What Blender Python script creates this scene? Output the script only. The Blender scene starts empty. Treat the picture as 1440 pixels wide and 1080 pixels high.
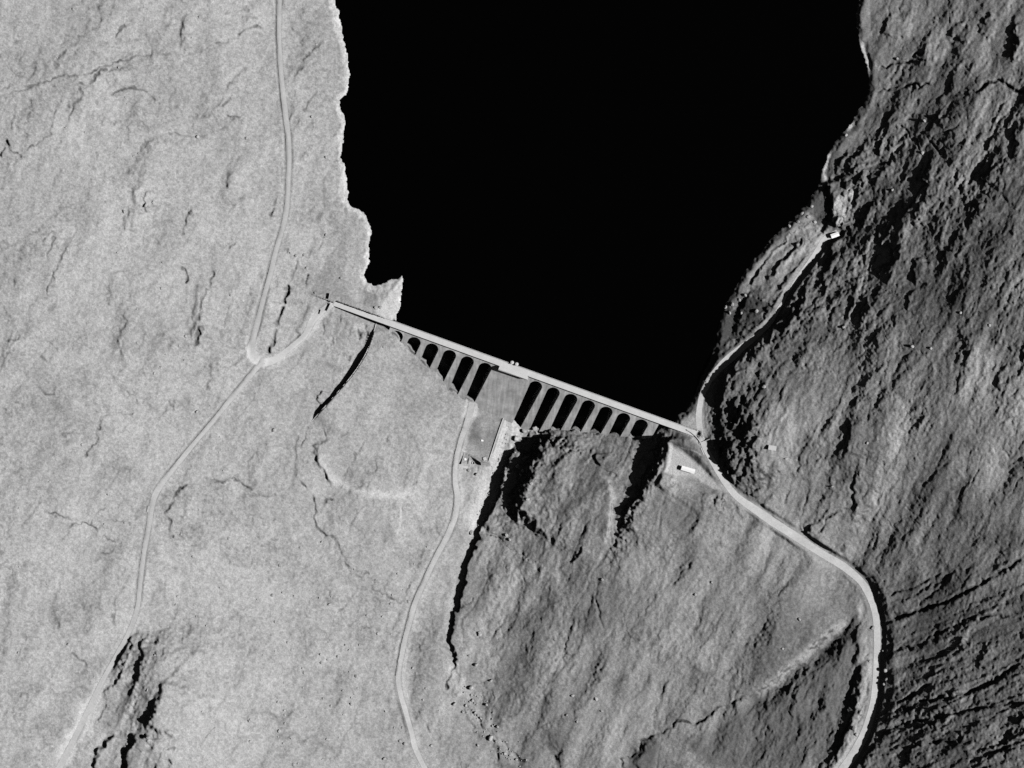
import bpy, bmesh, math, random
import numpy as np
from mathutils import Vector

random.seed(7)
R = math.radians
C = bpy.context.scene.collection

# ------------------------------------------------------------------ survey
# 1 photo pixel = 0.65 m on the level of the dam crest (z = 0).  The plane flies 3000 m above
# the left hillside and looks straight down through an off-centre lens.
G = 0.65
CAM_Z = 3000.0
NAD = (300.0, 540.0)                       # the point under the plane
CX, CY = (NAD[0] - 720) * G, (540 - NAD[1]) * G
WATER = -2.5
SUN_EL, SUN_AZ = R(43.0), math.atan2(-0.15, 1.0)   # direction towards the sun in the ground plane


def at(px, py, z=0.0):
    """survey point -> world"""
    x0, y0 = (px - 720) * G, (540 - py) * G
    k = (CAM_Z - z) / CAM_Z
    return CX + (x0 - CX) * k, CY + (y0 - CY) * k, z


def to_px(x, y, z):
    k = CAM_Z / (CAM_Z - z)
    return (CX + (x - CX) * k) / G + 720, 540 - (CY + (y - CY) * k) / G


# ------------------------------------------------------------------ dam axes
OX, OY = at(692.8, 510.6)[:2]
UX, UY = 0.9403, -0.3404                    # along the crest, towards the right bank
VX, VY = -0.3404, -0.9403                   # downstream
KF = 0.80                                   # run of the downstream face for 1 m of drop
ZF = -1.2                                   # the sloping face starts this far under the deck


def dw(u, v, z):                            # dam coordinates (m) -> world
    return (OX + UX * u + VX * v, OY + UY * u + VY * v, z)


def world_uv(x, y):
    return (x - OX) * UX + (y - OY) * UY, (x - OX) * VX + (y - OY) * VY


def face_point(px, py):
    """where a survey ray meets the sloping downstream face"""
    z = -10.0
    for _ in range(30):
        x, y, _z = at(px, py, z)
        u, v = world_uv(x, y)
        z = ZF - v / KF
    return u, v, z


# ------------------------------------------------------------------ noise
def _hash(ix, iy, s):
    h = (ix.astype(np.int64) * 374761393 + iy.astype(np.int64) * 668265263 + s * 1442695041) & 0x7fffffff
    h = ((h ^ (h >> 13)) * 1274126177) & 0x7fffffff
    h = ((h ^ (h >> 15)) * 2246822519) & 0x7fffffff
    return ((h ^ (h >> 16)) & 0xffff).astype(np.float32) / 32767.5 - 1.0


def vnoise(x, y, s):
    ix, iy = np.floor(x), np.floor(y)
    fx, fy = (x - ix).astype(np.float32), (y - iy).astype(np.float32)
    fx = fx * fx * fx * (fx * (fx * 6 - 15) + 10)
    fy = fy * fy * fy * (fy * (fy * 6 - 15) + 10)
    a, b = _hash(ix, iy, s), _hash(ix + 1, iy, s)
    c, d = _hash(ix, iy + 1, s), _hash(ix + 1, iy + 1, s)
    a += (b - a) * fx
    c += (d - c) * fx
    return a + (c - a) * fy


def fbm(x, y, lam, octs, s, gain=0.5):
    out, amp, tot = 0, 1.0, 0.0
    ca, sa = math.cos(0.6), math.sin(0.6)
    for o in range(octs):
        out = out + amp * vnoise(x / lam + 13.7 * o, y / lam - 7.3 * o, s + 31 * o)
        tot += amp
        amp *= gain
        x, y = ca * x - sa * y, sa * x + ca * y
        lam *= 0.5
    return out / tot


def streak(x, y, ang, stretch):
    """coordinates stretched along a direction given as an angle below +x on the photo"""
    c, s = math.cos(ang), math.sin(ang)
    return (c * x + s * y) / stretch, -s * x + c * y


def sstep(a, b, x):
    t = np.clip((x - a) / (b - a), 0, 1)
    return t * t * (3 - 2 * t)


# ------------------------------------------------------------------ lines
def smooth_line(pts, n=4):
    """Catmull-Rom through the points"""
    p = [np.array(q, float) for q in pts]
    p = [2 * p[0] - p[1]] + p + [2 * p[-1] - p[-2]]
    out = []
    for i in range(1, len(p) - 2):
        for k in range(n):
            t = k / n
            a, b, c, d = p[i - 1], p[i], p[i + 1], p[i + 2]
            out.append(0.5 * (2 * b + (c - a) * t + (2 * a - 5 * b + 4 * c - d) * t * t
                              + (3 * b - 3 * c + d - a) * t ** 3))
    out.append(p[-2])
    return np.array(out)


def line_dist(X, Y, pts):
    """unsigned distance, side sign (+ = east of a line running down the photo), position 0..1 along"""
    best = np.full(X.shape, 1e9)
    sgn = np.ones(X.shape)
    par = np.zeros(X.shape)
    seg = np.hypot(*(pts[1:] - pts[:-1]).T)
    cum = np.concatenate([[0], np.cumsum(seg)])
    for i in range(len(pts) - 1):
        ax, ay = pts[i]
        dx, dy = pts[i + 1] - pts[i]
        L2 = dx * dx + dy * dy + 1e-9
        t = np.clip(((X - ax) * dx + (Y - ay) * dy) / L2, 0, 1)
        qx, qy = X - ax - t * dx, Y - ay - t * dy
        d = qx * qx + qy * qy
        m = d < best
        best = np.where(m, d, best)
        sgn = np.where(m, -np.sign(dx * (Y - ay) - dy * (X - ax) + 1e-12), sgn)
        par = np.where(m, (cum[i] + t * seg[i]) / cum[-1], par)
    return np.sqrt(best), sgn, par


def in_poly(X, Y, poly):
    ins = np.zeros(X.shape, bool)
    n = len(poly)
    for i in range(n):
        x1, y1 = poly[i]
        x2, y2 = poly[(i + 1) % n]
        if y1 == y2:
            continue
        c = (y1 > Y) != (y2 > Y)
        ins ^= c & (X < (x2 - x1) * (Y - y1) / (y2 - y1) + x1)
    return ins


# ------------------------------------------------------------------ the survey grid
STEP = 1.2
def axis(a, b, step):
    core = np.arange(a, b + step, step)
    out, d, s = [], 0.0, step
    for _ in range(84):
        s *= 1.08
        d += s
        out.append(d)
    out = np.array(out)
    return np.concatenate([core[0] - out[::-1], core, core[-1] + out])

gx, gy = axis(-50, 1490, STEP), axis(-50, 1130, STEP)
PX, PY = np.meshgrid(gx, gy)
NY, NX = PX.shape

SHORE_L = [(150, -2700), (420, -700), (462, -120), (470, 0), (474, 12), (480, 40), (486, 60), (489, 90), (491, 110), (488, 130),
           (479, 140), (482, 155), (486, 175), (483, 195), (479, 220), (484, 235), (488, 255), (487, 280),
           (495, 290), (505, 296), (513, 303), (520, 315), (521, 330), (517, 345), (518, 370), (514, 385),
           (519, 399), (527, 402), (538, 400), (550, 396), (560, 392), (566, 389), (568, 398), (566, 412), (563, 432),
           (556, 447), (560, 480)]
SHORE_R = [(945, 605), (948, 594), (953, 582), (966, 574), (976, 558), (986, 532), (998, 508), (1008, 482), (1011, 462),
           (1017, 440), (1029, 414), (1043, 386), (1060, 363), (1084, 338), (1108, 314), (1128, 292), (1143, 272),
           (1154, 255), (1159, 238), (1163, 220), (1170, 207), (1185, 188), (1200, 169), (1213, 150),
           (1222, 134), (1222, 108), (1216, 84), (1209, 62), (1204, 40), (1204, 20), (1210, 0), (1240, -120), (1290, -700), (1800, -2700)]

# heights read off the hillside, metres relative to the crest
CTRL = [(0, 0, 108), (0, 270, 112), (0, 540, 108), (0, 810, 96), (0, 1080, 78), (200, 0, 62), (200, 270, 66),
        (200, 540, 58), (200, 810, 44), (200, 1080, 27), (380, 100, 21), (400, 300, 17), (360, 500, 18),
        (455, 440, 1.5), (430, 520, 0), (330, 650, 14), (400, 620, 0), (400, 800, -16), (400, 1000, -30),
        (500, 620, -22), (500, 800, -38), (500, 1000, -50), (560, 700, -35), (600, 620, -41), (620, 800, -60),
        (600, 950, -67), (570, 1080, -68), (490, 470, -2.5), (520, 490, -9), (470, 540, -10), (515, 430, -1),
        (700, 640, -57), (680, 720, -61), (645, 850, -67), (635, 960, -71), (680, 1040, -76), (720, 1080, -79),
        (690, 600, -55), (660, 640, -56), (785, 680, -36), (800, 800, -42), (760, 950, -56), (850, 900, -40),
        (850, 1050, -59), (950, 800, -22), (950, 950, -34), (950, 1080, -52), (1050, 800, -11), (1050, 1000, -34),
        (1150, 1000, -25), (1150, 900, -13), (1100, 830, -9), (900, 720, -19), (870, 650, -25), (720, 800, -54), (720, 900, -60),
        (985, 610, -0.2), (1030, 692, -3), (1100, 742, -5), (1190, 800, -7), (1230, 870, -9), (1232, 930, -11),
        (1228, 985, -14), (1185, 1080, -19), (960, 640, -3.2), (1000, 676, -3.2),
        (1100, 600, 27), (1200, 600, 49), (1300, 600, 70), (1440, 600, 102), (1440, 300, 88), (1300, 300, 49),
        (1440, 100, 60), (1330, 100, 29), (1440, 800, 64), (1320, 800, 28), (1440, 950, 58), (1440, 1080, 56),
        (1320, 1000, 22), (1100, 480, 17), (1200, 450, 43), (1180, 330, 6.5), (1130, 370, 5), (1050, 478, 6.5), (1000, 525, 4.5), (986, 568, 1.6),
        (850, 200, -40), (850, 400, -45), (700, 100, -35), (1000, 100, -40), (900, -600, -50), (600, 350, -30),
        (700, 450, -45), (900, 530, -25), (-2500, 500, 330), (3800, 500, 380), (-2000, -2500, 330), (3800, -2500, 380),
        (900, -3000, -40), (500, 3500, -150), (-2000, 3500, 200), (3500, 3500, 250)]
CTRL += [(x, y, WATER) for x, y in SHORE_L[3:34:3]] + [(x, y, WATER) for x, y in SHORE_R[1:31:3]]
TIPS = [(565.3, 483.2), (585.1, 502.9), (607, 518), (625.4, 540.7), (647.4, 554.7), (670.6, 566.8), (735, 602.2),
        (759.4, 607), (794, 602), (820.5, 607), (849, 610.5), (877.5, 613), (905.7, 616.5)]
for q in TIPS:
    CTRL.append((q[0], q[1], face_point(*q)[2]))

P = np.array(CTRL, float)
P[:, :2] /= 100.0
def _phi(r2):
    return np.where(r2 > 0, 0.5 * r2 * np.log(r2 + 1e-12), 0)
n = len(P)
A = np.zeros((n + 3, n + 3))
A[:n, :n] = _phi((P[:, None, 0] - P[None, :, 0]) ** 2 + (P[:, None, 1] - P[None, :, 1]) ** 2) + 0.004 * np.eye(n)
A[:n, n] = A[n, :n] = 1
A[:n, n + 1:] = P[:, :2]
A[n + 1:, :n] = P[:, :2].T
W = np.linalg.solve(A, np.concatenate([P[:, 2], [0, 0, 0]]))
def tps(X, Y):
    X, Y = X / 100.0, Y / 100.0
    out = W[n] + W[n + 1] * X + W[n + 2] * Y
    for i in range(n):
        out = out + W[i] * _phi((X - P[i, 0]) ** 2 + (Y - P[i, 1]) ** 2)
    return out

def on_coarse(f):
    """a slow smooth function sampled coarsely and interpolated to the grid"""
    ix = np.unique(np.concatenate([np.arange(0, NX, 8), [NX - 1]]))
    iy = np.unique(np.concatenate([np.arange(0, NY, 8), [NY - 1]]))
    c = f(*np.meshgrid(gx[ix], gy[iy]))
    r = np.array([np.interp(gx, gx[ix], row) for row in c])
    k = np.searchsorted(gy[iy], gy, side='right') - 1
    k = np.clip(k, 0, len(iy) - 2)
    t = ((gy - gy[iy][k]) / (gy[iy][k + 1] - gy[iy][k]))[:, None]
    return r[k] * (1 - t) + r[k + 1] * t

H = np.clip(on_coarse(tps), -170, 420)

def region(base, blobs):
    """soft regional value: blobs are (x, y, rx, ry, value)"""
    def f(X, Y):
        w, s = np.full(X.shape, 0.12), np.full(X.shape, 0.12 * base)
        for x, y, rx, ry, v in blobs:
            g = np.exp(-((X - x) / rx) ** 2 - ((Y - y) / ry) ** 2)
            w += g
            s += g * v
        return s / w
    return on_coarse(f)

WARPX = 1.1 * vnoise(PX / 3.5, PY / 3.5, 902) + 3.0 * fbm(PX, PY, 34, 3, 901) + 1.8 * fbm(PX, PY, 9, 2, 905)
WARPY = 1.1 * vnoise(PX / 3.5, PY / 3.5, 912) + 3.0 * fbm(PX, PY, 34, 3, 911) + 1.8 * fbm(PX, PY, 9, 2, 915)

# which bank: 0 = left bank, 1 = right bank
RIVER = [(1000, -3000), (850, 0), (830, 400), (712, 560), (712, 610), (700, 660), (690, 700), (676, 738), (655, 800), (640, 860), (632, 900), (634, 950), (650, 1000), (690, 1060), (730, 1100), (900, 3500)]
def right_bank(X, Y):
    return (X > np.interp(Y, [p[1] for p in RIVER], [p[0] for p in RIVER])).astype(float)
RB = right_bank(PX + WARPX * 0.5, PY)
RBS = sstep(-40, 60, on_coarse(lambda X, Y: X - np.interp(Y, [p[1] for p in RIVER], [p[0] for p in RIVER])))

# ------------------------------------------------------------------ roughness of the ground
ROUGH = region(0.55, [(150, 200, 260, 300, 0.6), (150, 800, 200, 300, 0.55), (450, 800, 160, 250, 0.6), (540, 580, 80, 80, 0.45),
                      (200, 985, 50, 90, 1.1), (760, 700, 60, 60, 0.6), (850, 850, 120, 150, 0.85), (960, 900, 90, 120, 0.65),
                      (1060, 860, 90, 60, 0.6), (1130, 985, 70, 60, 1.7), (1350, 900, 130, 150, 1.05), (1300, 1040, 160, 60, 1.3),
                      (1300, 120, 160, 120, 0.82), (1290, 330, 120, 110, 1.25), (1036, 620, 30, 80, 1.9), (1100, 420, 70, 50, 1.2), (1050, 560, 50, 60, 1.2),
                      (1150, 600, 90, 100, 0.8), (1300, 640, 130, 110, 0.9), (1380, 480, 80, 80, 0.95), (1240, 230, 60, 60, 1.1),
                      (720, 690, 30, 60, 1.3), (1410, 1040, 60, 60, 1.15), (1400, 250, 60, 80, 1.1)])
D1 = R(117)                                 # run of the slopes on the photo
sx, sy = streak(PX + WARPX, PY + WARPY, D1, 2.7)
sx2, sy2 = streak(PX + 0.8 * WARPX, PY + 0.8 * WARPY, R(157), 5.0)
BR = sstep(760, 860, PY) * sstep(1190, 1250, PX)   # lower right: the gullies run nearly across
nA = fbm(sx, sy, 40, 3, 11) * (1 - BR) + fbm(sx2, sy2, 32, 3, 12) * BR
nB = fbm(sx, sy, 13, 3, 21) * (1 - BR) + fbm(sx2, sy2, 11, 3, 22) * BR
nC = 0.55 * fbm(PX, PY, 7, 2, 41) + 0.75 * fbm(sx, sy, 5.5, 2, 42) * (1 - BR) + 0.75 * fbm(sx2, sy2, 5.0, 2, 43) * BR
nD = fbm(PX + WARPX, PY + WARPY, 90, 3, 51)
nF = fbm(sx, sy, 3.6, 2, 55, 0.8)
nG = vnoise(PX / 2.6, PY / 2.6, 57)
ROUGH = ROUGH * (1 + 0.55 * RBS * fbm(sx, sy, 70, 3, 58))
HR = 2.4 * nD + 0.9 * nA + 2.3 * np.abs(nA) + 0.5 * nB + 0.8 * np.abs(nB) + (0.50 * nC + 0.32 * nF + 0.16 * nG) * (0.45 + 0.75 * ROUGH)
# small broken crags where the ground is rough: steps that face the lake
crag = sstep(0.02, 0.2, nA + 0.8 * nB + 0.3 * nC) * 0.9 + sstep(0.05, 0.3, nB + 0.7 * nC) * 0.8
HR += crag * np.clip(ROUGH - 0.75, 0, 2) * 1.25
LEFTK = 1 - 0.2 * (1 - RBS)
nR = fbm(*streak(PX + 2 * WARPX, PY + 2 * WARPY, R(112), 2.6), 62, 3, 60)
H = H + 5.5 * nR * RBS * (1 - BR) * sstep(60, 160, np.hypot(PX - 820, PY - 560)) * (1 - np.exp(-((PX - 1095) / 95) ** 2 - ((PY - 420) / 150) ** 2))
nL = fbm(*streak(PX + WARPX, PY + WARPY, R(112), 2.0), 46, 4, 59)
H = H + 4.2 * nL * (1 - RBS) * sstep(40, 140, np.hypot(PX - 640, PY - 540))
H = H + HR * ROUGH * LEFTK

# albedo of the ground cover, matched to dry hill grass, heather and bare rock
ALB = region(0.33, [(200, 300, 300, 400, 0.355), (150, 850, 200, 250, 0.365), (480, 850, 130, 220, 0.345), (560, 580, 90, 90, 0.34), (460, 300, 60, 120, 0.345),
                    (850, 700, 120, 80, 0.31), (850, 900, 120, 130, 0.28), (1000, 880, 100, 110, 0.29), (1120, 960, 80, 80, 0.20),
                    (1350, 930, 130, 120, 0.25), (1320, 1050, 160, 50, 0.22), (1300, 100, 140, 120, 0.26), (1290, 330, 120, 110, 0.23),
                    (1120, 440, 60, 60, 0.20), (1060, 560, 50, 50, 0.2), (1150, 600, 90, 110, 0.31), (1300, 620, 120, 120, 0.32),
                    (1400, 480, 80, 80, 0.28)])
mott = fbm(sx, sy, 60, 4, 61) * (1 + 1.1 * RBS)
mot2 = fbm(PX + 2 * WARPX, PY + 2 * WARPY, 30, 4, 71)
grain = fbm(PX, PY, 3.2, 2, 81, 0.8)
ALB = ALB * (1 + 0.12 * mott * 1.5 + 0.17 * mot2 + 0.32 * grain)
dots = sstep(0.5, 0.75, vnoise((PX + WARPX) / 5.0, (PY + WARPY) / 5.0, 211)) * sstep(-.1, .3, fbm(PX, PY, 70, 3, 212))
ALB = ALB * (1 - 0.22 * dots)
H = H - 0.25 * dots
# creases where water gathers between tussocks
cre = np.clip(1 - np.abs(fbm(sx, sy, 42, 3, 201)) * 9, 0, 1) ** 2 * sstep(-.1, .35, fbm(PX, PY, 55, 2, 205))
H = H - 0.8 * cre
ALB = ALB * (1 - 0.24 * cre)
cr2 = np.clip(1 - np.abs(fbm(PX + 2 * WARPX, PY + 2 * WARPY, 30, 3, 221)) * 10, 0, 1) ** 2 * sstep(0.05, .4, fbm(PX, PY, 80, 3, 225))
H = H - 0.6 * cr2
ALB = ALB * (1 - 0.26 * cr2)
HEATH = sstep(0.12, 0.42, fbm(sx + 40, sy, 24, 5, 91, .65) + 0.35 * (ROUGH - 0.9)) * RBS
ALB = ALB * (1 - 0.30 * HEATH * (0.6 + 0.8 * (nB > 0.0)))

GV = fbm(PX, PY, 11, 2, 301)
def window(pts, m):
    x0, x1 = np.searchsorted(gx, [pts[:, 0].min() - m, pts[:, 0].max() + m])
    y0, y1 = np.searchsorted(gy, [pts[:, 1].min() - m, pts[:, 1].max() + m])
    return slice(max(y0, 0), y1), slice(max(x0, 0), x1)

JX, JY = 2.4 * vnoise(PX / 7.0, PY / 7.0, 921), 2.4 * vnoise(PX / 7.0, PY / 7.0, 922)
def near(pts, m, warp=1.0, jag=0.0):
    pts = smooth_line(pts, 3)
    w = window(pts, m + 12)
    d, s, t = line_dist(PX[w] + warp * WARPX[w] + jag * JX[w], PY[w] + warp * WARPY[w] + jag * JY[w], pts)
    return w, d, s, t

def taper(t, e):
    return sstep(0, e, t) * sstep(0, e, 1 - t) if e > 0 else 1.0

def scarp(pts, h, wl, wr, warp=1.0, e=0.12):
    """the ground east of the line stands h metres higher, falls off over wl px to the west"""
    w, d, s, t = near(pts, wr * 5.5 + wl, warp, 0.9 if warp > 0.7 else 0.0)
    sd = d * s
    H[w] += h * taper(t, e) * sstep(-wl * 0.5, wl * 0.5, sd) * np.exp(-np.clip(sd, 0, None) / wr)

def gully(pts, h, wd, warp=1.0, peat=0.0, e=0.1):
    w, d, s, t = near(pts, wd * 4 + 4, warp, 1.0 if warp > 0.5 else 0.0)
    g = np.exp(-(d / wd) ** 2) * taper(t, e) * (np.clip(0.9 + 1.1 * GV[w], 0.35, 1.6) if wd < 8 else 1.0)
    H[w] -= h * g
    if peat:
        ALB[w] *= 1 - peat * g

def ridge(pts, h, wl, wr, warp=1.0, e=0.2):
    w, d, s, t = near(pts, max(wl, wr) * 3, warp)
    H[w] += h * taper(t, e) * np.exp(-(d / np.where(s > 0, wr, wl)) ** 2)

def tint(pts, wd, val, k=1.0, warp=1.0, e=0.0, soft=0.35):
    """ground of another albedo (gravel, rock, grass) along a line"""
    w, d, s, t = near(pts, wd * 2, warp)
    m = k * (1 - sstep(wd * (1 - soft), wd * (1 + soft), d)) * (taper(t, e) if e else 1)
    ALB[w] = ALB[w] * (1 - m) + val * (1 + 0.16 * grain[w] + 0.12 * mot2[w]) * m

def patch(poly, val, k=1.0, soft=2.0, warp=0.6):
    """ground of another albedo inside an outline"""
    p = np.array(poly, float)
    w = window(p, soft + 8)
    x, y = PX[w] + warp * WARPX[w], PY[w] + warp * WARPY[w]
    d, _, _ = line_dist(x, y, np.concatenate([p, p[:1]]))
    s = np.where(in_poly(x, y, poly), d, -d)
    m = k * sstep(-soft, soft, s)
    ALB[w] = ALB[w] * (1 - m) + val * (1 + 0.14 * grain[w] + 0.12 * mot2[w]) * m

def level(poly, z, soft=6.0, keep=0.15):
    """ground levelled inside an outline; z is a height or a plane (z0, x0, y0, dz/dx, dz/dy) in m per px"""
    p = np.array(poly, float)
    w = window(p, soft + 8)
    d, _, _ = line_dist(PX[w], PY[w], np.concatenate([p, p[:1]]))
    s = np.where(in_poly(PX[w], PY[w], poly), d, -d)
    m = sstep(-soft, soft * 0.2, s) * (1 - keep)
    if not np.isscalar(z):
        z = z[0] + (PX[w] - z[1]) * z[3] + (PY[w] - z[2]) * z[4]
    H[w] = H[w] * (1 - m) + z * m

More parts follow.
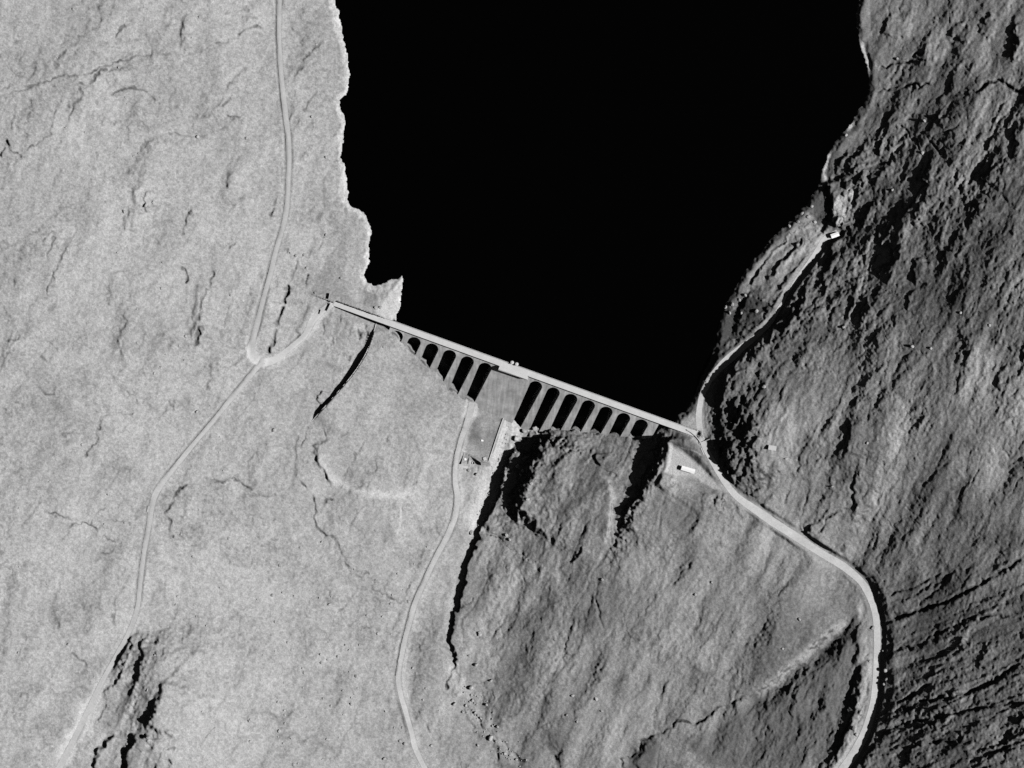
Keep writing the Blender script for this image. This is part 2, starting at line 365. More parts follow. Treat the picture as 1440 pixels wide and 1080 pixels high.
# --- left bank: burns and peat cuts
for pts, h, wd, peat in [
    ([(2, 135), (20, 131), (45, 122), (60, 115), (85, 108), (105, 105), (122, 104), (136, 98), (150, 89), (175, 83), (200, 76), (222, 73), (245, 77), (270, 75), (290, 68), (310, 62), (326, 54), (345, 44), (360, 38), (376, 41), (386, 36)], 0.8, 1.5, 0.34),
    ([(110, 117), (124, 117), (138, 104), (150, 92)], 1.2, 2.0, 0.4), ([(150, 100), (165, 95), (190, 96)], 0.5, 1.5, 0.2),
    ([(150, 140), (158, 131), (170, 125), (182, 122), (198, 126), (210, 133), (216, 140), (221, 149)], 0.9, 1.6, 0.34),
    ([(112, 120), (114, 134), (104, 150), (96, 160), (92, 172)], 0.6, 1.6, 0.25),
    ([(78, 150), (72, 180), (66, 192), (55, 200), (41, 210), (30, 221)], 0.8, 1.4, 0.35),
    ([(5, 194), (10, 205), (16, 213), (26, 216), (31, 223)], 2.4, 2.0, 0.65), ([(0, 220), (6, 203)], 2.0, 1.6, 0.6),
    ([(78, 98), (81, 84), (90, 68)], 1.0, 2.2, 0.3), ([(0, 92), (15, 97), (22, 108), (34, 110), (36, 103), (22, 108), (14, 122), (0, 125)], 0.4, 1.2, 0.25),
    ([(159, 52), (168, 42), (180, 34)], 0.9, 1.8, 0.35), ([(185, 60), (195, 50)], 0.6, 1.6, 0.25),
    ([(214, 197), (226, 192), (241, 187), (256, 190), (276, 192)], 0.6, 1.5, 0.3), ([(276, 192), (300, 186), (318, 176), (330, 165)], 0.3, 1.5, 0.15),
    ([(296, 158), (303, 150), (314, 134), (325, 118), (338, 104), (352, 96)], 0.7, 2.2, 0.26), ([(310, 148), (322, 138), (330, 130)], 0.7, 2, 0.26), ([(316, 163), (326, 165), (338, 163)], 0.6, 1.5, 0.3),
    ([(300, 28), (312, 33), (328, 35)], 0.3, 1.3, 0.15), ([(138, 2), (140, 18), (142, 30)], 0.8, 3.5, 0.16),
    ([(271, 292), (263, 304), (259, 318), (254, 335)], 1.8, 2.2, 0.4), ([(254, 372), (262, 384), (260, 402)], 1.5, 2.0, 0.35), ([(250, 345), (245, 360), (242, 372)], .6, 2.2, .15),
    ([(300, 380), (293, 400), (284, 418), (279, 438), (276, 452)], 0.9, 2.0, 0.26), ([(282, 455), (280, 468), (276, 488)], 2.2, 3.0, 0.45),
    ([(98, 343), (85, 366), (75, 388), (66, 404), (60, 416)], 0.7, 1.6, 0.24), ([(58, 342), (70, 328), (74, 336), (66, 356), (62, 365)], 0.6, 1.5, 0.25), ([(330, 340), (322, 352)], .7, 1.6, .2),
    ([(19, 378), (22, 390), (20, 404)], 0.7, 1.8, 0.25), ([(0, 480), (14, 478), (25, 475), (28, 467)], 0.6, 1.4, 0.28), ([(44, 466), (52, 475), (70, 480), (84, 500)], 0.5, 1.4, 0.2), ([(310, 520), (322, 516), (335, 508), (345, 505)], .5, 1.3, .25),
    ([(0, 425), (8, 440), (20, 455)], .4, 1.4, .15), ([(45, 492), (58, 500), (66, 508), (55, 498)], .5, 1.6, .2),
    ([(157, 580), (147, 584), (138, 596), (133, 612), (128, 630), (117, 646)], 0.7, 1.3, 0.36), ([(84, 612), (108, 610), (124, 612)], 0.4, 1.3, 0.22), ([(128, 580), (150, 579), (172, 582), (190, 583)], 0.4, 1.5, 0.22),
    ([(178, 552), (190, 563), (198, 573)], 0.5, 1.3, 0.25), ([(236, 562), (239, 570), (243, 581)], 0.5, 1.2, 0.25), ([(55, 545), (68, 555), (75, 556)], .6, 1.8, .26), ([(0, 570), (10, 580), (18, 588)], .5, 2, .22),
    ([(356, 692), (345, 684), (332, 675), (318, 674), (306, 677), (292, 676)], 0.8, 1.6, 0.36), ([(265, 680), (252, 690), (244, 704), (236, 716), (234, 726)], 1.0, 1.9, 0.35), ([(232, 725), (240, 735), (240, 748), (245, 758)], 1.3, 2.2, 0.4), ([(250, 752), (260, 762), (280, 768)], .5, 1.3, .22),
    ([(311, 680), (304, 695)], .5, 1.5, .2), ([(60, 706), (70, 701), (80, 703)], 0.5, 1.2, 0.3), ([(62, 724), (80, 726), (93, 727), (100, 735)], 0.7, 1.3, 0.34), ([(82, 762), (92, 754), (95, 745), (108, 738), (122, 737), (134, 744), (137, 750)], 0.7, 1.3, 0.36),
    ([(124, 738), (132, 728), (140, 718), (152, 716)], 0.6, 1.3, 0.3), ([(146, 736), (160, 731), (172, 735)], 0.4, 1.2, 0.22), ([(144, 756), (154, 758), (163, 762)], 0.5, 1.3, 0.3), ([(139, 778), (152, 780), (162, 774)], 0.5, 1.3, 0.32), ([(220, 790), (245, 798), (265, 806), (290, 798)], .3, 1.3, .2),
    ([(97, 918), (106, 923), (118, 931), (127, 942), (133, 952)], 0.7, 1.4, 0.34), ([(72, 832), (73, 856), (80, 875), (92, 900)], 0.8, 6, 0.1), ([(171, 818), (163, 845), (161, 870), (160, 884)], .5, 2, .18), ([(116, 812), (118, 846)], .5, 3, .12),
    ([(255, 932), (245, 945), (232, 958)], .7, 1.8, .25), ([(300, 1025), (290, 1035), (282, 1047)], .6, 1.6, .25), ([(236, 1052), (246, 1052)], 1, 1.4, .4), ([(236, 1070), (243, 1078)], 1.6, 2, .5),
    # around the hairpin and the left end of the dam
    ([(423, 364), (415, 378), (409, 394)], 0.9, 1.8, 0.3), ([(408, 398), (404, 410), (399, 425)], 2.6, 2.3, 0.5), ([(398, 428), (392, 445), (387, 460)], 1.6, 1.8, 0.4), ([(386, 462), (384, 474), (381, 484), (378, 498)], 2.2, 2.0, 0.45),
    ([(437, 383), (432, 392), (428, 402)], 1.6, 1.7, 0.45), ([(458, 330), (453, 341), (445, 351), (434, 356), (424, 362)], 0.6, 1.3, 0.28), ([(396, 352), (402, 349), (408, 356)], .8, 1.4, .3), ([(495, 303), (484, 312), (474, 322)], 0.5, 1.5, 0.2), ([(384, 290), (380, 300), (388, 302)], 0.8, 1.5, 0.3), ([(388, 270), (384, 290)], .5, 2, .18), ([(372, 310), (365, 318)], .4, 1.5, .15),
    ([(456, 448), (454, 460), (452, 474)], .6, 1.1, .25), ([(380, 30), (384, 38), (376, 41)], .4, 1.2, .2), ([(405, 36), (412, 44), (420, 48), (436, 56)], .5, 1.5, .2), ([(456, 55), (440, 70), (426, 90), (415, 105), (411, 120)], .9, 2.2, .22), ([(446, 128), (436, 142), (426, 160)], .5, 1.6, .18), ([(430, 192), (455, 193), (478, 188)], .4, 1.5, .22), ([(448, 228), (462, 228), (476, 229)], .7, 2.2, .28), ([(418, 222), (428, 215), (436, 220)], .5, 2, .22),
    ([(504, 466), (507, 471), (506, 478)], 2.0, 2.2, 0.5), ([(514, 452), (512, 460), (517, 470), (514, 484)], 1.6, 1.1, .4), ([(492, 500), (490, 508)], 1, 1.6, .35), ([(477, 444), (474, 452), (480, 446)], 0.9, 1.0, .3), ([(470, 485), (478, 470), (484, 450)], .4, 1.3, .12),
    # below the dam, left of the valley road
    ([(418, 610), (415, 630), (416, 660), (414, 672)], 0.9, 2.2, 0.22), ([(430, 600), (428, 615), (424, 632)], .9, 1.3, .3), ([(455, 603), (457, 618)], .9, 1.1, .3),
    ([(416, 672), (428, 684), (440, 700), (444, 722), (446, 740), (456, 751), (468, 758), (474, 768), (484, 782), (489, 798), (492, 808)], 1.0, 1.6, 0.36), ([(470, 700), (456, 708), (450, 722), (442, 716)], .8, 1.6, .25), ([(492, 808), (508, 813), (516, 808), (524, 818), (527, 830), (538, 836), (548, 840), (560, 845), (572, 846)], 0.8, 1.5, 0.32),
    ([(600, 783), (588, 793), (581, 806), (575, 822), (570, 842)], 0.5, 1.0, 0.3), ([(348, 697), (372, 698), (390, 698), (406, 700)], .4, 1.1, .2), ([(362, 617), (378, 625)], .5, 1.1, .2), ([(565, 620), (554, 605), (550, 598)], .3, 1.4, .14), ([(514, 622), (504, 636), (498, 650)], .6, 1.1, .24), ([(545, 610), (542, 622)], .5, 1.3, .2),
    ([(526, 640), (528, 665)], .4, 1.5, .15), ([(592, 660), (584, 675), (575, 686)], .5, 1.4, .22), ([(505, 880), (530, 885), (560, 895)], .5, 1.8, .16), ([(585, 1000), (598, 1015), (606, 1030)], .5, 1.4, .2), ([(580, 852), (600, 840)], .4, 1.2, .2), ([(560, 700), (566, 715), (564, 735), (556, 756)], .3, 1.3, 0),
    # right bank
    ([(880, 1095), (872, 1066), (884, 1067), (898, 1052), (908, 1038), (926, 1030), (940, 1025), (951, 1015), (968, 1018), (985, 1012), (1010, 996), (1035, 986), (1060, 976)], 1.7, 1.7, 0.45),
    ([(798, 732), (801, 744), (795, 754), (788, 765)], 0.9, 2.0, 0.25), ([(846, 815), (838, 832), (840, 850), (845, 868), (848, 886)], 1.3, 2.4, 0.35), ([(815, 886), (805, 901), (795, 920), (780, 945), (766, 974), (757, 992)], 0.6, 1.3, 0.2),
    ([(963, 893), (956, 922), (942, 948), (932, 968), (924, 990), (912, 1012)], 0.6, 1.4, 0.2), ([(1108, 818), (1097, 838), (1084, 862), (1066, 890)], 0.8, 1.6, 0.25), ([(980, 780), (960, 805), (945, 825)], .7, 2, .25),
    ([(685, 782), (687, 805), (685, 835)], .6, 1.5, .22), ([(750, 910), (742, 930)], .9, 1.6, .3), ([(736, 790), (727, 797), (735, 815), (736, 832)], .7, 1.6, .25), ([(664, 838), (657, 846), (645, 852)], 1.2, 1.2, .4),
    ([(738, 962), (732, 975), (728, 995), (720, 1010)], .9, 3, .18), ([(660, 960), (675, 960), (690, 968), (694, 985)], .5, 1.3, .2), ([(636, 918), (640, 935), (630, 955), (628, 970)], 1.2, 1.5, .4), ([(650, 985), (668, 1005), (682, 1025), (698, 1055), (702, 1080)], 1.5, 2.2, .4), ([(672, 1010), (690, 1030), (715, 1050), (740, 1075)], 1.3, 2.0, .38), ([(652, 990), (660, 1015), (676, 1040)], 1., 1.6, .35),
    ([(1190, 716), (1178, 720), (1166, 728), (1156, 745), (1150, 752)], 1.5, 2.0, 0.35), ([(1190, 765), (1183, 780)], 1.6, 1.8, .4), ([(1128, 738), (1134, 752), (1150, 765)], 1.5, 1.6, .4), ([(1108, 690), (1103, 710)], .7, 1.5, .25), ([(1245, 870), (1262, 866), (1282, 862), (1300, 856), (1325, 848), (1350, 838), (1368, 828), (1385, 816), (1405, 806), (1440, 782)], 3.2, 3.0, 0.4),
    ([(1290, 855), (1302, 842), (1318, 828), (1330, 812)], 1.8, 2.6, .3), ([(1252, 918), (1290, 906), (1320, 892), (1345, 878), (1380, 868), (1440, 862)], 1.8, 2.6, .28), ([(1258, 990), (1285, 975), (1310, 962)], 2.0, 2.4, .35), ([(1252, 1000), (1300, 984), (1350, 976), (1400, 955), (1440, 928)], 2.4, 3.2, .38), ([(1238, 1028), (1280, 1014), (1330, 1005), (1400, 992), (1440, 986)], 2.0, 2.8, .35), ([(1280, 1050), (1330, 1040), (1380, 1046)], 2.2, 3.6, .4),
    ([(1250, 840), (1290, 822), (1325, 806)], 1.6, 2.2, .3), ([(1250, 852), (1275, 842), (1310, 822), (1350, 800)], 1.2, 2, .25),
    ([(1222, 103), (1235, 99), (1250, 93), (1266, 88), (1284, 86), (1300, 85)], 2.0, 1.8, 0.45), ([(1278, 82), (1290, 76), (1305, 68), (1320, 62)], 1.0, 1.8, .3), ([(1228, 132), (1244, 126), (1262, 123), (1290, 121), (1312, 118)], 2.0, 2.0, 0.45), ([(1346, 127), (1365, 129), (1376, 126), (1388, 116), (1402, 112), (1416, 119), (1430, 126), (1445, 133)], 3.0, 2.8, 0.45), ([(1266, 174), (1276, 186), (1288, 202), (1300, 222)], 1.3, 1.6, .3), ([(1300, 190), (1315, 205), (1330, 225)], 1.0, 1.8, .25),
]:
    gully(pts, h * (1.5 if pts[0][0] < 640 else 1.0), wd * 0.85, 1.0, min(0.6, peat * 1.5))

# --- soft rises and hollows on the left bank
scarp([(203, 192), (202, 225), (198, 262), (204, 300)], 5.5, 30, 40, 1.5)
scarp([(262, 20), (258, 45), (256, 68)], 2.7, 12, 30, 1.5)
scarp([(182, 292), (176, 308), (172, 325)], 2.5, 8, 18, 1)
scarp([(205, 268), (204, 284), (202, 297)], 2.2, 3.5, 16, 1)
ridge([(192, 262), (191, 290), (190, 330)], 2.0, 6, 8)
scarp([(282, 395), (276, 425), (276, 455), (278, 490)], 4.4, 18, 22, 1)
scarp([(300, 500), (296, 530), (290, 560)], 2.7, 16, 26, 1.5)
scarp([(160, 380), (158, 410), (160, 430)], 2.7, 14, 26, 1.5)
scarp([(190, 400), (182, 440), (172, 480), (180, 520)], 2.7, 16, 26, 1.5)
scarp([(412, 95), (404, 115), (404, 150), (406, 172)], 2.2, 9, 20, 1)
scarp([(330, 240), (322, 262), (318, 285)], 2.4, 14, 20, 1)
scarp([(60, 120), (40, 160), (20, 180)], 2.4, 14, 26, 1.5)
scarp([(100, 170), (86, 200), (80, 240), (66, 260)], 2.2, 16, 26, 1.5)
scarp([(436, 428), (425, 450), (415, 470)], 2.4, 8, 16, 1)
# the spur and its steep gullied flank at the bottom left
ridge([(218, 872), (228, 930), (238, 1010), (258, 1150)], 27, 48, 110, 1.3, 0.26)
scarp([(191, 885), (186, 900), (183, 918), (176, 932), (164, 954), (150, 975), (141, 990)], 2.4, 5, 30, 1.6)
scarp([(200, 895), (196, 912), (199, 930), (196, 948)], 3.2, 8, 18, 1.2)
scarp([(233, 955), (228, 972), (221, 990), (213, 1005), (205, 1022)], 8.5, 15, 34, 1.0)
scarp([(155, 990), (145, 1000), (138, 1012)], 2.2, 5, 20, 1.2)
scarp([(190, 1025), (184, 1045), (178, 1062), (176, 1090)], 9, 14, 26, 1.4)
scarp([(160, 1030), (150, 1045), (134, 1062), (128, 1085)], 7.5, 11, 22, 1.4)
scarp([(212, 1036), (206, 1042)], 2, 4, 10, 0.5)
w, d, s, t = near(np.array([(185, 905), (190, 960), (178, 1030), (170, 1100)], float), 70)
mm = np.exp(-(d / 30) ** 2) * sstep(0, .1, t)
H[w] += mm * 1.8 * fbm(*streak(PX[w], PY[w], R(112), 3.5), 7, 2, 77)
ALB[w] *= 1 - 0.5 * mm * sstep(-.35, .2, fbm(*streak(PX[w], PY[w], R(112), 3), 14, 3, 78))

scarp([(455, 548), (450, 556), (446, 566)], 3.0, 4, 14, 1.5)
# --- fill below the left wing, its rounded toe
ridge([(443, 628), (452, 650), (464, 671), (488, 685), (515, 692), (545, 698), (566, 695), (586, 680), (602, 655), (612, 636)], 1.5, 7, 7, 0.6)
tint([(446, 634), (453, 652), (466, 672), (488, 685), (515, 692), (545, 698), (566, 694), (586, 678)], 5.5, 0.50, 0.85, 0.8, 0.1, 0.8)
tint([(566, 694), (586, 678), (600, 656), (612, 634)], 3.4, 0.45, 0.7, 0.8, 0.1, 0.8)
scarp([(440, 624), (446, 640), (452, 656), (462, 671), (470, 680)], 3.4, 6, 40, 1)
scarp([(452, 660), (448, 680), (443, 700)], 1.5, 14, 20, 1)
scarp([(562, 470), (540, 520), (548, 560)], 0.6, 20, 30, 1)
tint([(566, 702), (564, 718), (563, 734), (556, 756)], 1.3, 0.5, .8, 0.6, .1)
tint([(562, 754), (570, 764), (579, 772)], 0.9, 0.46, .7, 0.6, .1)

# --- valley floor, river bed
gully([(716, 606), (708, 640), (700, 664), (690, 694), (680, 716), (668, 745), (656, 780), (648, 815), (640, 850), (632, 890), (633, 930), (645, 965)], 2.0, 9, 0.5)
tint([(722, 600), (711, 622), (702, 640), (696, 660), (687, 690), (679, 716), (670, 738)], 13, 0.66, 0.95, 2.4)
tint([(700, 590), (704, 612), (694, 645), (686, 672), (676, 700), (665, 735)], 15, 0.47, 0.7, 3.0)
tint([(660, 745), (648, 800), (634, 850), (626, 900)], 7.0, 0.43, 0.7, 2.5, .1, .7)
tint([(636, 928), (642, 948), (650, 965), (652, 982)], 8.5, 0.54, 0.85, 1.5, .1)
tint([(664, 990), (684, 1015), (706, 1045), (728, 1075)], 8, 0.43, 0.7, 2.5, .1, .7)
# --- gorge side: the right bank stands over the river
scarp([(760, 606), (752, 630), (743, 655), (732, 680), (722, 704), (708, 726)], 15, 30, 55, 2.6, 0.15)
scarp([(726, 626), (716, 642), (708, 660), (703, 684), (698, 706), (686, 726), (676, 739)], 5, 4, 40, 1.2, 0.08)
scarp([(690, 728), (677, 738), (672, 750), (664, 776), (657, 797), (652, 816), (647, 838), (641, 862), (635, 888), (634, 903), (638, 922), (646, 950)], 4.4, 3.2, 55, 1.4, 0.16)
scarp([(800, 604), (794, 622), (788, 640), (776, 652), (764, 668)], 4, 14, 34, 1.6, 0.2)
scarp([(836, 638), (838, 648), (846, 656)], 3.4, 3, 14, 0.4)
scarp([(868, 668), (858, 663), (846, 658)], -1.6, 3, 14, 0.6)
scarp([(812, 610), (806, 622), (802, 632)], 2.0, 5, 14, 1)
scarp([(822, 768), (812, 784), (796, 794), (786, 802)], 2.0, 3, 18, 1)
scarp([(742, 782), (726, 796), (718, 815)], 1.4, 6, 20, 1)
scarp([(805, 880), (798, 900), (790, 915)], 1.6, 4, 16, 1)
scarp([(776, 818), (770, 850), (758, 880), (742, 905)], 1.5, 8, 24, 1.5)
scarp([(700, 800), (704, 850), (690, 900), (680, 930)], -1.5, 14, 34, 1.5)
ridge([(716, 770), (716, 830), (704, 880), (694, 930)], 1.6, 10, 8, 1.2)
scarp([(702, 1000), (692, 960), (686, 950)], 1.0, 6, 20, 1)
scarp([(765, 1020), (778, 1045), (790, 1075)], 3.0, 16, 22, 1.4)
for pts in ([(762, 606), (752, 634), (742, 660), (732, 686), (722, 710), (708, 730)], [(929, 600), (927, 628), (921, 655), (908, 680), (895, 702), (884, 730), (873, 756), (862, 786)], [(1012, 560), (1022, 620), (1046, 690)], [(1050, 600), (1056, 640), (1064, 686)]):
    w, d, s, t = near(np.array(pts, float), 60)
    H[w] += 2.6 * np.exp(-(d / 17) ** 2) * fbm(PX[w] + WARPX[w], PY[w] + WARPY[w], 9, 3, 431, .6)
# bank below the works platform
scarp([(929, 600), (927, 628), (921, 655), (908, 680), (897, 702), (886, 728), (877, 750), (868, 772)], 9.5, 18, 40, 2.4, 0.24)
scarp([(938, 612), (938, 640), (934, 662), (920, 684)], 5, 8, 40, 0.5, 0.1)
ridge([(842, 662), (854, 678), (859, 700), (856, 730), (848, 768)], 2.4, 8, 4, 0.8)
tint([(846, 664), (857, 682), (860, 704), (856, 735), (849, 768)], 3, 0.42, 0.65, 0.8, 0.1, .7)
scarp([(1000, 700), (985, 715), (975, 740), (960, 760)], 1.6, 10, 24, 1.5)
# burn valley inside the road bend
gully([(1206, 862), (1190, 884), (1168, 903), (1146, 920), (1120, 944), (1098, 964), (1070, 984), (1036, 1000)], 8.0, 13, 0.5, 0.0, 0.15)
gully([(1206, 862), (1190, 884), (1168, 905), (1146, 922), (1120, 946), (1098, 966), (1070, 980)], 1.3, 1.8, 1.0, 0.5)
tint([(1200, 866), (1166, 892), (1141, 911), (1116, 934), (1086, 961), (1058, 981)], 5.5, 0.43, 0.75, 1.2, 0.12, .8)  # sunlit side of the burn valley, painted as a pale tint
patch([(1190, 892), (1203, 900), (1200, 990), (1172, 1050), (1130, 1085), (1010, 1085), (960, 1040), (1060, 992), (1104, 966), (1140, 930)], 0.14, 0.8, 12, 3)
patch([(905, 1040), (925, 1034), (932, 1050), (915, 1085), (872, 1090), (888, 1062)], .15, .8, 5, 2)
scarp([(1205, 880), (1203, 905), (1205, 930), (1206, 960), (1202, 990), (1196, 1020), (1178, 1050), (1160, 1078)], 3.5, 9, 26, 1.0, 0.1)
scarp([(925, 1036), (905, 1055), (890, 1078)], 2.6, 14, 30, 1.2)
scarp([(1110, 972), (1118, 985), (1108, 1000)], 2.0, 8, 18, 1.4)

# --- right hillside above the roads
scarp([(1020, 508), (1014, 540), (1012, 580), (1018, 620), (1030, 655), (1047, 692)], 6, 11, 50, 1.2, 0.12)
scarp([(1052, 470), (1036, 500), (1026, 530)], 3, 8, 40, 1.2, 0.15)
scarp([(1040, 560), (1046, 600), (1053, 640), (1062, 685)], 5, 10, 34, 1.6, 0.15)
scarp([(1068, 708), (1085, 724), (1104, 740), (1118, 750)], 2.6, 3.5, 40, 0.6)
scarp([(1128, 748), (1142, 763), (1158, 776), (1168, 784)], 3.0, 4, 36, 0.8)
scarp([(1202, 790), (1232, 820), (1247, 858), (1251, 900), (1252, 950), (1250, 1000), (1235, 1042), (1206, 1085)], 2.4, 12, 60, 0.8, 0.06)
for pts, h, wl, wr in [
    ([(1208, 645), (1203, 680), (1198, 710), (1195, 742)], 5.5, 9, 36), ([(1208, 640), (1204, 660)], 2, 5, 20),
    ([(1292, 284), (1288, 300), (1283, 322)], 5, 9, 26), ([(1291, 362), (1286, 382), (1279, 398)], 7, 12, 26), ([(1262, 338), (1258, 358), (1243, 376), (1232, 392)], 5, 10, 26), ([(1282, 398), (1278, 425), (1276, 445)], 3, 5, 20), ([(1226, 408), (1217, 438), (1209, 462)], 4.5, 9, 30),
    ([(1352, 466), (1353, 488), (1344, 512)], 3, 5, 24), ([(1144, 466), (1128, 490), (1116, 518)], 7, 14, 30), ([(1108, 462), (1096, 488), (1088, 512)], 5, 9, 26), ([(1172, 410), (1150, 436), (1126, 458)], 6, 13, 32), ([(1190, 372), (1170, 392), (1150, 412)], 5, 12, 30),
    ([(1252, 310), (1246, 325), (1230, 340)], 4, 9, 24), ([(1230, 280), (1222, 300), (1212, 318)], 4, 8, 24), ([(1200, 250), (1208, 270), (1200, 300)], 4, 8, 20), ([(1424, 36), (1428, 58), (1424, 86)], 5, 9, 30), ([(1396, 14), (1384, 30), (1378, 52)], 4, 9, 28), ([(1350, 20), (1340, 40), (1334, 56)], 5, 16, 34), ([(1398, 220), (1390, 236), (1376, 252)], 5, 12, 34),
    ([(1258, 10), (1246, 34), (1248, 60)], 6, 14, 40), ([(1416, 170), (1424, 190), (1420, 220)], 4, 9, 26), ([(1360, 190), (1350, 215), (1336, 230)], 4, 10, 26), ([(1320, 165), (1316, 180)], 3, 8, 20), ([(1216, 205), (1200, 226), (1190, 246)], 6, 12, 34), ([(1196, 205), (1186, 225), (1180, 246)], 4, 9, 20), ([(1300, 250), (1292, 268)], 3.5, 8, 24),
    ([(1380, 285), (1372, 305)], 3, 8, 22), ([(1330, 345), (1322, 370)], 3.5, 10, 24), ([(1362, 330), (1350, 350), (1352, 372)], 3, 8, 24), ([(1412, 420), (1404, 450), (1392, 490)], 2.4, 8, 34), ([(1196, 600), (1186, 640)], 1.6, 9, 30), ([(1130, 640), (1120, 680)], 1.4, 9, 26), ([(1262, 560), (1250, 620), (1240, 660)], 1.6, 12, 36), ([(1330, 540), (1312, 590), (1300, 640)], 1.6, 12, 36), ([(1390, 560), (1368, 620), (1350, 680)], 1.6, 12, 36), ([(1245, 505), (1232, 540)], 1.4, 8, 26),
    ([(1392, 1010), (1360, 1030), (1340, 1050)], 5, 12, 34), ([(1440, 1000), (1420, 1030), (1410, 1070)], 6, 14, 36), ([(1300, 1030), (1284, 1052), (1270, 1075)], 5, 10, 30), ([(1396, 905), (1380, 925), (1372, 940)], 3, 7, 26), ([(1352, 895), (1346, 918)], 2.5, 6, 22),
]:
    scarp(pts, h * 0.62, wl, wr * 0.8, 2.2, 0.25)
# paler grass in long downhill swathes
for pts, wd, v in [([(1300, 540), (1270, 620), (1244, 700), (1226, 775)], 17, .43), ([(1112, 540), (1098, 600), (1084, 668)], 15, .41), ([(1240, 420), (1232, 480), (1216, 540), (1200, 580)], 22, .38), ([(1400, 470), (1378, 540), (1350, 600)], 16, .42),
                   ([(1330, 20), (1318, 60), (1300, 95)], 14, .38), ([(1266, 190), (1262, 225), (1256, 262)], 12, .36), ([(1430, 600), (1390, 660), (1360, 700)], 14, .40), ([(1160, 560), (1146, 620), (1140, 660)], 12, .38), ([(1385, 60), (1360, 90), (1340, 105)], 9, .36), ([(1350, 235), (1350, 265)], 14, .34),
                   ([(716, 770), (716, 830), (704, 880), (696, 930)], 8, .38), ([(900, 760), (930, 820), (960, 860)], 26, .34), ([(870, 960), (850, 1020), (830, 1060)], 26, .35), ([(1000, 900), (975, 940)], 26, .35)]:
    tint(pts, wd * 1.15, v + 0.05, 0.8, 2.4, 0.3, 0.95)
for pts, wd, v in [([(1205, 580), (1190, 640), (1180, 690)], 10, .24), ([(1145, 600), (1130, 660)], 8, .25), ([(1345, 560), (1325, 640)], 12, .25), ([(830, 800), (850, 860), (840, 900)], 20, .23), ([(740, 850), (735, 900)], 12, .25), ([(900, 690), (950, 720), (1000, 740)], 18, .22), ([(780, 1020), (790, 1060)], 12, .19), ([(905, 1050), (890, 1070)], 16, .18), ([(1000, 760), (980, 800)], 16, .24)]:
    tint(pts, wd * 1.2, v - 0.04, 0.7, 3.5, 0.3, 0.95)
# gravel verge on the downhill side of the lower road
tint([(1206, 832), (1217, 868), (1221, 925), (1218, 980), (1205, 1026), (1180, 1066), (1150, 1100)], 7, 0.46, 0.75, 1.6, 0.1, .6)
tint([(1040, 706), (1100, 750), (1150, 785), (1190, 812)], 5, 0.42, 0.6, 1.6, 0.15, .8)
# tipped spoil benches on the lakeside spur
scarp([(1160, 252), (1168, 282), (1171, 305), (1178, 326)], 8, 13, 26, 1.2, 0.1)
scarp([(1137, 416), (1114, 446), (1088, 474), (1052, 506)], 6, 15, 34, 2, .15)
scarp([(1192, 343), (1168, 370), (1143, 400), (1122, 430)], 5, 14, 30, 2, .15)
scarp([(1112, 322), (1096, 346), (1074, 372), (1050, 404)], 4.0, 5, 15, 1.2, 0.1)
scarp([(1128, 330), (1118, 350), (1098, 372), (1080, 394)], 3.6, 4, 11, 1.0, 0.15)
scarp([(1148, 346), (1132, 364), (1112, 384), (1090, 414)], 2.0, 4, 12, 1.0, 0.15)
patch([(1196, 262), (1207, 268), (1200, 292), (1188, 310), (1182, 323), (1172, 318), (1166, 302), (1172, 282), (1184, 274)], 0.56, 0.9, 2.5)  # sunlit bench, its brightness put into the albedo
patch([(1146, 312), (1164, 328), (1160, 338), (1140, 346), (1112, 368), (1094, 384), (1096, 374), (1118, 356), (1136, 338)], 0.44, 0.85, 2.5)
patch([(1132, 322), (1104, 346), (1086, 362), (1064, 386), (1050, 404), (1050, 392), (1070, 364), (1096, 342), (1120, 322)], 0.42, 0.75, 3)
patch([(1012, 446), (1030, 424), (1062, 412), (1086, 424), (1092, 440), (1062, 466), (1032, 488), (1002, 516), (986, 556), (990, 520), (1006, 480)], .06, .9, 6, 4)  # shaded bank above the water, its blackness painted into the albedo
patch([(1150, 258), (1170, 262), (1166, 290), (1164, 312), (1148, 304), (1136, 290)], .07, .8, 5, 3)  # shade at the foot of the bench, painted near-black
w = window(np.array([(985, 250), (1175, 560)], float), 4)
mm = sstep(0, 1, in_poly(PX[w], PY[w], [(1012, 446), (1030, 424), (1062, 412), (1086, 424), (1092, 440), (1062, 466), (1032, 488), (1002, 516), (990, 520), (1006, 480)]) * 1.0 + in_poly(PX[w], PY[w], [(1100, 318), (1150, 258), (1170, 262), (1164, 312), (1148, 304), (1120, 330)]) * 1.0)
H[w] += 1.7 * mm * fbm(PX[w] + WARPX[w], PY[w] + WARPY[w], 6.5, 3, 451, .6)
scarp([(1060, 405), (1048, 425), (1040, 450), (1028, 478)], 4, 12, 20, 2, .2)
tint([(1046, 412), (1032, 424), (1022, 438)], 6, 0.36, 0.5, 3.0)

patch([(1003, 545), (1044, 556), (1060, 620), (1070, 694), (1052, 706), (1022, 664), (1003, 612)], .15, .8, 8, 4)
